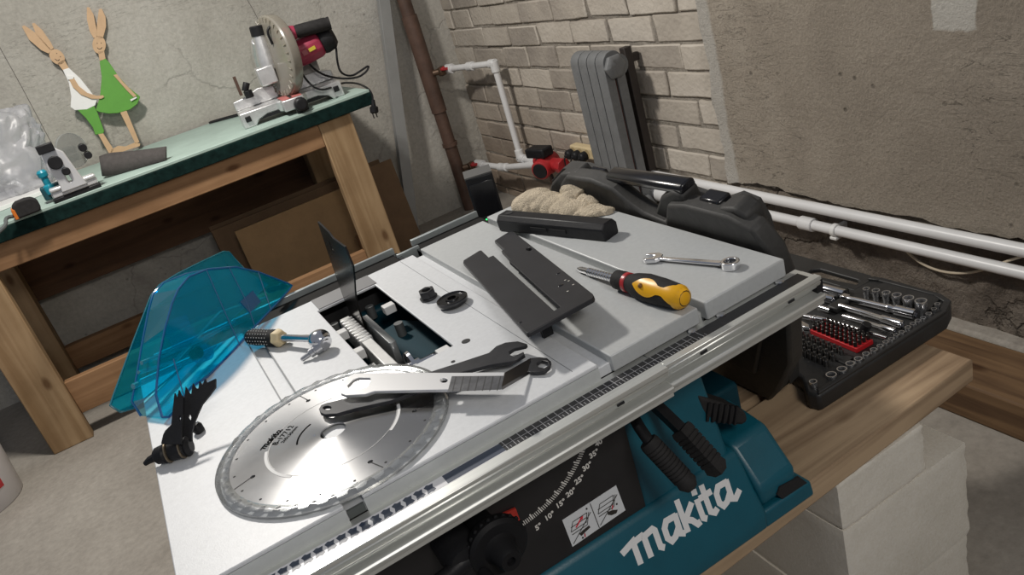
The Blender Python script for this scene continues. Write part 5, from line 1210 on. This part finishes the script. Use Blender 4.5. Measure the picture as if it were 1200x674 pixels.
# ---- blue transparent blade guard lying over the back left corner of the table
zb_ = zm(120, 290, 3.065)
G0 = T(198, 490); G1 = T(342, 341); gd_ = (G1 - G0); gd_.z = 0; gd_.normalize(); gb = V((-gd_.y, gd_.x, 0))
lean = .22; gu = (EZ * math.cos(lean) + gb * math.sin(lean)); gn = gd_.cross(gu).normalized()
if gn.dot(gb) < 0: gn = -gn
def Gu(pts, off=0): return [PP(*zb_(x, y), G0 + EZ * .003 + gn * off, gn) for x, y in pts]
blu = clear('blue_clear_plastic', (.22, .84, .95), .06, .08, 0.15, (.0, .68, .86), (.06, .66, .94), .28)
blue_e = clear('blue_plastic_edge', (.03, .30, .66), .3, .12, .45, (.02, .26, .60))
t = thing('blade_guard', 'large transparent blue plastic blade guard leaning at the table left corner', 'blade guard', (G0 + G1) / 2)
NP = [(215, 610), (192, 530), (203, 400), (225, 290), (250, 200), (272, 150), (310, 105), (380, 78), (480, 70), (560, 88), (665, 128), (682, 137), (672, 152), (640, 187), (545, 287), (470, 372), (380, 462), (320, 502), (262, 590), (240, 612)]
RPn = [(28, 568), (40, 530), (110, 340), (175, 172), (205, 135), (270, 95), (350, 55), (435, 15), (455, 16), (480, 45), (525, 92), (600, 150), (520, 240), (400, 350), (260, 470), (110, 580), (65, 592)]
IP = [(150, 625), (106, 555), (122, 470), (142, 350), (165, 230), (182, 168), (220, 128), (300, 96), (400, 76)]
pN = Gu(NP); pR = Gu(RPn, .075); pI = Gu(IP, .055)
def clampz(P): 
    for p_ in P: p_.z = max(p_.z, TZ + .0015)
    return P
for P in (pN, pR, pI): clampz(P)
MB().prism(pN, gn * .0022).build('side_panel', blu, t, smooth=False)
MB().prism(pR, gn * .0022).build('side_panel', blu, t, smooth=False)
b = MB()
nn = [pN[i] for i in (0, 1, 2, 3, 4, 5, 6, 7, 8)]
for k in range(len(pI) - 1): b.quad(pI[k], pI[k + 1], nn[k + 1], nn[k])
b.quad(pI[0], nn[0], pN[-1], pI[0] + (pN[-1] - nn[0]))
b.build('roof', blu, t, smooth=False)
def edge_(P, r, m, nm): b = MB(); b.tube(P, r, n=6); return b.build(nm, m, t)
edge_(pN + [pN[0]], .0016, blue_e, 'rim'); edge_(pR + [pR[0]], .0014, clear('cyan_edge', (.05, .55, .68), .5, .12, .35, (.03, .5, .6)), 'rim'); edge_(pI, .0018, blue_e, 'rim')
b = MB()
for P_ in ([(372, 78), (430, 210), (495, 355)], [(455, 72), (520, 200), (548, 285)], [(255, 400), (300, 560)], [(560, 90), (605, 222)]): b = MB(); b.tube(Gu(P_, -.0008), .0008, n=5); b.build('moulding_line', mat('deep_blue_line', (.01, .10, .25), .4), t)
b = MB(); b.tube(Gu([(140, 415), (250, 372), (350, 335), (475, 268)], .03), .003, n=8); b.tube(Gu([(110, 500), (240, 440), (330, 400), (430, 350), (520, 300)], .05), .004, n=6); b.tube(Gu([(130, 450), (260, 410), (420, 235), (590, 180)], .05), .003, n=6)
b.build('inner_rib', clear('bright_cyan', (.15, .75, .85), .6, .1, .45, (.05, .55, .7)), t)
b = MB(); c_ = Gu([(377, 375)], .008)[0]; b.lathe(c_, c_ + gn, [(0, .0095), (0, .012), (.02, .012), (.02, .0095), (0, .0095)], 24); c2_ = Gu([(300, 300)], .03)[0]; b.prism(Gu([(250, 260), (300, 240), (345, 330), (300, 350)], .02), gn * .025); b.build('pivot_boss', blu, t)
b = MB(); c_ = Gu([(325, 385)], .018)[0]; b.lathe(c_, c_ - gn, [(0, .008), (.012, .009), (.014, 0)], 12); b.lathe(Gu([(597, 155)], .012)[0], Gu([(668, 133)], .012)[0], [(0, .0045), (.01, .006), (.018, .0045), (.03, .0045), (.032, .0062), (.042, .0062), (.043, 0)], 12); b.build('pivot_pin', black, t)
b = MB().prism(Gu([(495, 195), (540, 155), (570, 195), (530, 235)], -.001), gn * .002); lab(b.build('warning_patch', clear('deep_blue_patch', (.03, .28, .62), .3, .1, .4, (.02, .25, .55)), t), 'darker blue rectangle')
# ================================================================== planks, blocks and the two black cases
plk = wood('weathered_plank', (.46, .335, .215), (.23, .155, .095), 'X', 1.0, .8)
for i, (y0, y1, x0, x1, l) in enumerate(((.699, .885, 0, .992, 'front weathered plank under the saw, its cut end beyond the socket case'), (.892, 1.085, 0, .97, 'middle plank under the saw, behind the front plank'), (1.092, 1.43, 0, .98, 'rear plank under the saw, carrying the black upright box'))):
    sk = .040 if i == 0 else 0
    tag(MB().prism([(x0, y0 - sk, .48), (x1, y0, .48), (x1, y1, .48), (x0, y1 - sk * .9, .48)], (0, 0, .04)).build('plank', plk, bevel=.003), l, 'plank', 'planks carrying the saw')
gas = concrete('aerated_concrete', (.70, .66, .58), (.63, .59, .51), (.76, .72, .64), 3, .16, 0, 220)
gasb = mat('block_dust', (.5, .47, .42), .95)
def block(x0, x1, y0, y1, z0, z1, l):
    b = MB().box((x0, y0, z0), (x1, y1, z1)); bmesh.ops.subdivide_edges(b.bm, edges=b.bm.edges[:], cuts=22, use_grid_fill=True)
    for v in b.bm.verts:
        n_ = noise.noise(v.co * 14) * .0006 + noise.noise(v.co * 60) * .0007
        c = V(((x0 + x1) / 2, (y0 + y1) / 2, (z0 + z1) / 2)); d = v.co - c; d = V((d.x / (x1 - x0), d.y / (y1 - y0), d.z / (z1 - z0)))
        if max(abs(d.x), abs(d.y)) > .495 : v.co += V((d.x, d.y, 0)).normalized() * n_
        if abs(d.x) > .495 and abs(d.y) > .495: v.co -= V((d.x, d.y, 0)) * (.002 + .006 * abs(noise.noise(v.co * 40)))
        if abs(d.z) > .495 and max(abs(d.x), abs(d.y)) > .495: v.co -= V((d.x, d.y, 0)) * (.0015 + .005 * abs(noise.noise(v.co * 45 + V((5, 5, 5)))))
    return tag(b.build('concrete_block', gas, angle=55), l, 'block', 'aerated concrete blocks under the planks')
block(.666, .855, .687, 1.285, .391, .4795, 'thin white aerated concrete block directly under the plank, topmost of its stack')
block(.664, .947, .685, 1.285, .196, .39, 'wide white aerated concrete block under the thin block, its top corner showing')
block(.660, .945, .69, 1.285, .001, .195, 'white aerated concrete block on the floor, lowest of its stack')
block(.02, .27, .72, 1.29, .001, .24, 'lower block under the left end of the planks'); block(.02, .27, .72, 1.29, .241, .4795, 'upper block under the left end of the planks')

# ---- drill case standing on edge behind the saw
cas = mat('case_black', (.032, .031, .029), .62, 0, .3, 10, .12, 60)
t = thing('drill_case', 'black dusty moulded tool case with handle, leaning upright behind the saw table', 'case', (.76, 1.06, .52))
cu = V((-.097, 0, .36)).normalized(); cn = V((cu.z, 0, -cu.x)); cP = V((.718, 0, .5215))
def CP(x, y, off=0): return PP(x, y, cP + cn * off, cn)
bot_far = [V((.718, 1.27, .5215)), V((.718, 1.31, .5215)) + cu * .05, V((.718, 1.31, .5215)) + cu * .25]
OT = .054
LP = [(656, 216), (662, 207), (690, 211), (716, 222), (735, 238), (752, 250), (779, 262), (780, 241), (800, 242), (850, 255), (880, 271), (903, 300), (917, 335), (924, 380), (926, 430)]
pl_ = [CP(*p_) for p_ in LP]
tail = lambda o: [V((.718, .835, .5215)) + cu * .03 + o, V((.718, .862, .5215)) + o]
def rest(b):
    for v in b.bm.verts: v.co.z = max(v.co.z, .5212)
    return b
rest(MB().prism(pl_ + tail(V((0, 0, 0))) + bot_far, cn * .030)).build('shell', cas, t, bevel=.005, seg=2, angle=28)
RPx = [(657, 203), (671, 188), (692, 190), (722, 200), (744, 232), (756, 246), (781, 250), (788, 225), (803, 213), (820, 219), (852, 230), (872, 223), (892, 231), (904, 252), (913, 285), (923, 330), (935, 400), (937, 440)]
pr_ = [CP(*p_, OT) for p_ in RPx]; o8 = cn * OT
far8 = [p_ + o8 for p_ in bot_far]
rest(MB().prism(pr_ + tail(o8) + far8, cn * -.0235)).build('shell', cas, t, bevel=.005, seg=2, angle=28)
for q in ([(784, 246), (786, 232), (792, 215), (806, 208), (817, 213), (824, 230), (824, 250)], [(846, 258), (852, 240), (862, 226), (880, 226), (894, 236), (902, 256), (900, 290)], [(658, 215), (661, 203), (672, 191), (690, 189), (698, 203), (698, 220)]):
    MB().prism([CP(*p_, .044) for p_ in q], cn * -.034).build('shoulder', cas, t, bevel=.005, seg=2, angle=28)
rest(MB().prism([CP(*p_, -.006) for p_ in ((884, 440), (905, 330), (898, 310), (870, 300), (800, 285), (800, 400))], cn * .008)).build('side_panel', cas, t, bevel=.004)
h0, h1 = CP(717, 203, .028), CP(806, 217, .028)
d = h1 - h0; b = MB(); b.prism([h0 + cn * x + cu * z for x, z in ((-.014, -.007), (-.014, .003), (-.008, .007), (.008, .007), (.014, .003), (.014, -.007))], d); lab(b.build('handle', blackg, t, bevel=.003), 'smooth glossy black handle')
MT = Matrix((cn, EY, cu)).transposed()
for px in ((699, 203), (838, 232)):
    q = CP(*px, .030); b = MB(); b.obox(q, (.024, .040, .010), MT); b.obox(q - cn * .008 - cu * .004, (.010, .032, .012), MT); b.build('latch', blackg, t, bevel=.003)
q = [CP(*p_, .018) for p_ in ((822, 240), (836, 242))]; b = MB(); b.tube([q[0] + cu * .004, q[1] + cu * .004], .0022, n=5); lab(b.build('scuff_mark', mat('scuff_grey', (.16, .155, .145), .9), t), 'pale scuffs')

# ---- open socket set lying flat on the planks
ZC = .552
setm = mat('set_black', (.020, .020, .020), .5, 0, .3, 25, .05, 200)
t = thing('socket_set_case', 'open black socket set case lying flat on the planks at the right', 'case', (.91, .99, .52))
def sz(x, y, z=ZC): return PZ(860 + x / 3.065, 280 + y / 3.065, z)
x0, x1, y0, y1 = .745, 1.09, .782, 1.20
hole = [sz(*p_) for p_ in ((268, 120), (280, 110), (310, 108), (445, 146), (452, 155), (440, 164), (395, 155), (300, 134))]
hx = min(p_.x for p_ in hole) - .006; hy = min(p_.y for p_ in hole) - .010
ol = [(x0 + .002, y0), (x1 - .045, y0 - .002), (x1 - .012, y0 + .012), (x1, y0 + .04), (x1, hy - .02), (x1 - .004, hy), (hx, hy + .006), (hx, y1), (hx - .01, y1 + .012), (.776, y1 + .012), (.776, .87), (.768, .835), (x0 - .004, y0 + .02)]
b = MB(); b.prism([(x, y, .5205) for x, y in ol], (0, 0, ZC - .5205)); b.build('tray', setm, t, bevel=.005)
hz_ = ZC - .009; ho = [(hx - .004, hy - .002), (x1 - .004, hy - .002), (x1 + .004, hy + .012), (x1 + .004, y1), (x1 - .01, y1 + .012), (hx - .004, y1 + .012)]
b = MB(); b.prism([(x, y, hz_) for x, y in ho], (0, 0, .0095), [[(p_.x, p_.y, hz_) for p_ in hole]]); b.build('carry_handle', setm, t, bevel=.002)
b = MB(); rim_ = [V((x, y, ZC)) for x, y in ol]; cen = V(((x0 + x1) / 2, (y0 + y1) / 2, ZC)); inn = [p_ + (cen - p_).normalized() * .012 for p_ in rim_]
for k in range(5):
    j = k + 1; b.prism([rim_[k], rim_[j], inn[j], inn[k]], (0, 0, .005))
b.build('rim', setm, t, bevel=.0015)
b = MB(); q = [sz(*p_) for p_ in ((470, 195), (700, 262), (745, 215), (560, 150))]; b.prism(q, (0, 0, .003)); b.build('raised_step', setm, t, bevel=.001); b = MB(); q = [sz(*p_) for p_ in ((230, 335), (430, 430), (400, 455), (200, 360))]; b.prism(q, (0, 0, .003)); b.build('raised_step', setm, t, bevel=.001)
b = MB()
for p_ in ((375, 195), (375, 240)): b = MB(); b.obox(sz(*p_, ZC + .006), (.035, .022, .012)); b.build('clip_block', setm, t, bevel=.003)
# sockets: one maker, then copies
schr = mat('socket_chrome', (.62, .62, .63), .22, .88)
def socket(name, pos, r, h, label, grp, m=schr, drk=True):
    t = thing(name, label, 'socket', pos, grp)
    b = MB(); b.lathe(pos, pos + EZ, [(0, r * .9), (h * .3, r * .9), (h * .36, r), (h, r), (h, r * .80), (h - .002, r * .76), (h * .45, r * .74), (h * .45, 0)], 20); b.build('shell', m, t, angle=30)
    b = MB(); b.lathe(pos + EZ * (h * .48), pos + EZ, [(0, 0), (0, r * .70), (.0004, r * .70), (.0004, 0)], 12); b.build('bore', dark, t)
    return t
front = [(285, 515, 6.2), (350, 490, 8.2), (388, 470, 7.6), (418, 450, 7.0), (447, 433, 6.2), (475, 415, 5.6), (502, 400, 5.2), (525, 387, 4.8), (545, 373, 4.4), (565, 362, 4.3), (583, 348, 4.2), (603, 337, 4.4), (625, 320, 4.6), (643, 307, 4.4), (661, 296, 4.6), (680, 286, 4.4), (700, 271, 4.8), (718, 254, 4.4), (731, 236, 4.4)]
ordn = ['first', 'second', 'third', 'fourth', 'fifth', 'sixth', 'seventh', 'eighth', 'ninth', 'tenth', 'eleventh', 'twelfth', 'thirteenth', 'fourteenth', 'fifteenth', 'sixteenth', 'seventeenth', 'eighteenth', 'nineteenth', 'twentieth']
proto = None
for k, (x, y, r) in enumerate(front):
    p_ = sz(x, y, ZC + .006); p_.z = ZC; R_ = r * .00102
    l = ('lone small chrome socket in the near left corner of the socket case' if k == 0 else 'chrome socket in the front row of the case, %s from its large left end' % ordn[k - 1])
    if proto is None: proto = socket('socket', p_, .0062, .008, l, 'chrome sockets along the front edge of the case')
    else:
        o = dup(proto, p_, l); s_ = R_ / .0062; o.scale = (s_, s_, 1)
back = [(475, 176, 5.0), (510, 184, 5.4), (547, 194, 5.8), (585, 204, 6.4), (627, 217, 7.4), (672, 230, 7.8)]
for k, (x, y, r) in enumerate(back):
    p_ = sz(x, y, ZC + .02); p_.z = ZC; l = 'tall chrome socket in the back row, %s from its small left end' % ordn[k]
    if k == 0: proto = socket('tall_socket', p_, .006, .019, l, 'tall sockets in the back row of the case')
    else: o = dup(proto, p_, l); s_ = r * .00125 / .006; o.scale = (s_, s_, 1 + .06 * k)
def bar(name, label, pts, prof_r, m=chrome):
    a, e_ = sz(*pts[0], ZC + .008), sz(*pts[1], ZC + .008); L_ = (e_ - a).length
    t = thing(name, label, 'tool', (a + e_) / 2 - EZ * .01)
    b = MB(); b.lathe(a, e_, [(f * L_, r) for f, r in prof_r], 18); b.build('shaft', m, t); return t, a, e_
t1, a, e_ = bar('extension_bar', 'longest chrome extension bar lying in the socket case', ((400, 212), (652, 272)), [(0, .0055), (.12, .0055), (.13, .006), (.60, .0065), (.62, .0075), (.66, .0075), (.68, .0065), (.72, .0065), (.74, .0095), (1, .0095), (1, .006), (.95, .0055), (.95, 0)])
MB().obox(a, (.012, .014, .012)).build('square_drive', chrome, t1, bevel=.001)
bar('extension_bar', 'middle chrome extension bar, in front of the longest one', ((365, 236), (605, 308)), [(0, .004), (.06, .004), (.07, .0055), (.70, .0055), (.72, .0072), (.99, .0075), (1, .005), (.96, .0045), (.96, 0)])
bar('extension_bar', 'thin chrome extension bar nearest the red bit holder', ((392, 276), (580, 332)), [(0, .003), (.06, .003), (.07, .004), (.72, .004), (.74, .0055), (1, .0055), (1, .0035), (.95, .003), (.95, 0)])
bar('spark_plug_socket', 'thick long chrome spark plug socket at the back left of the case', ((262, 162), (398, 200)), [(0, .008), (.4, .008), (.42, .0095), (.98, .0098), (1, .009), (1, .0065), (.9, .006), (.9, 0)])
bar('spark_plug_socket', 'thinner long chrome socket before the thick spark plug socket', ((262, 196), (358, 220)), [(0, .006), (.45, .006), (.48, .0075), (.98, .0078), (1, .007), (1, .005), (.9, .0045), (.9, 0)])
bar('socket_adapter', 'short thin chrome adapter at the left of the case', ((266, 232), (345, 257)), [(0, .0035), (.6, .0035), (.62, .005), (1, .005), (1, 0)])
t1, a, e_ = bar('sliding_t_bar', 'thin chrome sliding bar with black round head beside the red holder', ((330, 288), (548, 356)), [(0, .003), (1, .003), (1, 0)])
q = a.lerp(e_, .66) + EZ * .004; MB().cyl(q + V((-.004, .004, -.012)), q + V((.001, -.006, .012)), .008, n=20).build('head', black, t1, bevel=.001)
t1, a, e_ = bar('universal_joint', 'chrome universal joint lying at the left of the red bit holder', ((250, 278), (328, 294)), [(0, .0045), (.38, .005), (.42, .0035), (.58, .0035), (.62, .006), (1, .006), (1, 0)])
MB().ball(a.lerp(e_, .5), .0058, n=12).build('cross_pin', steel, t1)
p_ = sz(252, 324, ZC); tag(MB().prism([sz(232, 312), sz(248, 335), sz(276, 342), sz(272, 326), sz(250, 314)], (0, 0, .012)).build('ratchet_adapter', chrome, bevel=.002), 'short chrome adapter against the left end of the red holder', 'tool')
# red holder and its bits
c0, c1, c2, c3 = sz(275, 342, ZC), sz(442, 412, ZC), sz(502, 378, ZC), sz(340, 312, ZC)
t = thing('bit_holder', 'red plastic bit holder in the socket case', 'bit holder', (c0 + c2) / 2)
MB().prism([c0, c1, c2, c3], (0, 0, .009)).build('block', mat('holder_red', (.50, .015, .02), .45), t, bevel=.001)
bitm = mat('dark_bit_steel', (.075, .07, .065), .4, .85)
proto = None; rown = ['front', 'second', 'third', 'back']
for j in range(4):
    for i in range(10):
        u = .06 + .88 * i / 9; v = .12 + .76 * j / 3; p_ = c0.lerp(c1, u).lerp(c3.lerp(c2, u), v); p_.z = ZC + .009
        l = 'dark hex bit in the %s row of the red holder, %s from the left' % (rown[j], ordn[i])
        if proto is None:
            proto = MB().lathe(p_, p_ + EZ, [(0, .0031), (.009, .0031), (.0098, .002), (.0135, .0016), (.0145, 0)], 6).build('screwdriver_bit', bitm); tag(proto, l, 'bit', 'screwdriver bits in the red holder'); base_ = p_
        else: o = proto.copy(); col.objects.link(o); o.location = p_; o['label'] = l
proto = None
cc = [(262, 362), (300, 372), (345, 390), (395, 415), (405, 440), (350, 445), (300, 470), (262, 470)]
q0, q1, q2, q3 = sz(245, 362), sz(400, 425), sz(345, 462), sz(252, 420)
k = 0
for j, cnt in enumerate((8, 6, 5)):
    for i in range(cnt):
        u = (i + .3) / cnt; v = j / 2; p_ = q0.lerp(q1, u).lerp(q3.lerp(q2, u), v); p_.z = ZC
        l = 'dark steel bit socket before the red holder, %s row, %s from left' % (('back', 'middle', 'front')[j], ordn[i])
        if proto is None: proto = MB().lathe(p_, p_ + EZ, [(0, .0045), (.010, .0045), (.0115, .004), (.0115, .0028), (.018, .0022), (.019, 0)], 10).build('bit_socket', mat('bit_socket_steel', (.16, .155, .15), .3, .9)); tag(proto, l, 'bit', 'dark bit sockets before the red holder')
        else: o = proto.copy(); col.objects.link(o); o.location = p_; o['label'] = l
# ================================================================== light
def area(name, loc, target, size, power, c=(1, .95, .88), sy=None):
    l = bpy.data.lights.new(name, 'AREA'); l.energy = power; l.color = c; l.size = size
    if sy: l.shape = 'RECTANGLE'; l.size_y = sy
    o = bpy.data.objects.new(name, l); col.objects.link(o); o.location = loc
    o.rotation_euler = (V(target) - V(loc)).to_track_quat('-Z', 'Y').to_euler(); return o
area('ceiling_lamp', (-.05, 2.55, 2.55), (.2, 2.2, 0), .22, 54)
area('room_lamp', (.3, -1.3, 2.5), (.4, .8, .6), .6, 24)
w = bpy.data.worlds.new('world'); sc.world = w; w.use_nodes = True
w.node_tree.nodes['Background'].inputs['Color'].default_value = (.80, .86, 1, 1); w.node_tree.nodes['Background'].inputs['Strength'].default_value = .22
sc.view_settings.view_transform = 'Standard'; sc.view_settings.look = 'None'; sc.view_settings.exposure = 0.0
sc.cycles.max_bounces = 8; sc.cycles.transparent_max_bounces = 24; sc.cycles.caustics_reflective = False; sc.cycles.caustics_refractive = False
sc.cycles.use_denoising = True
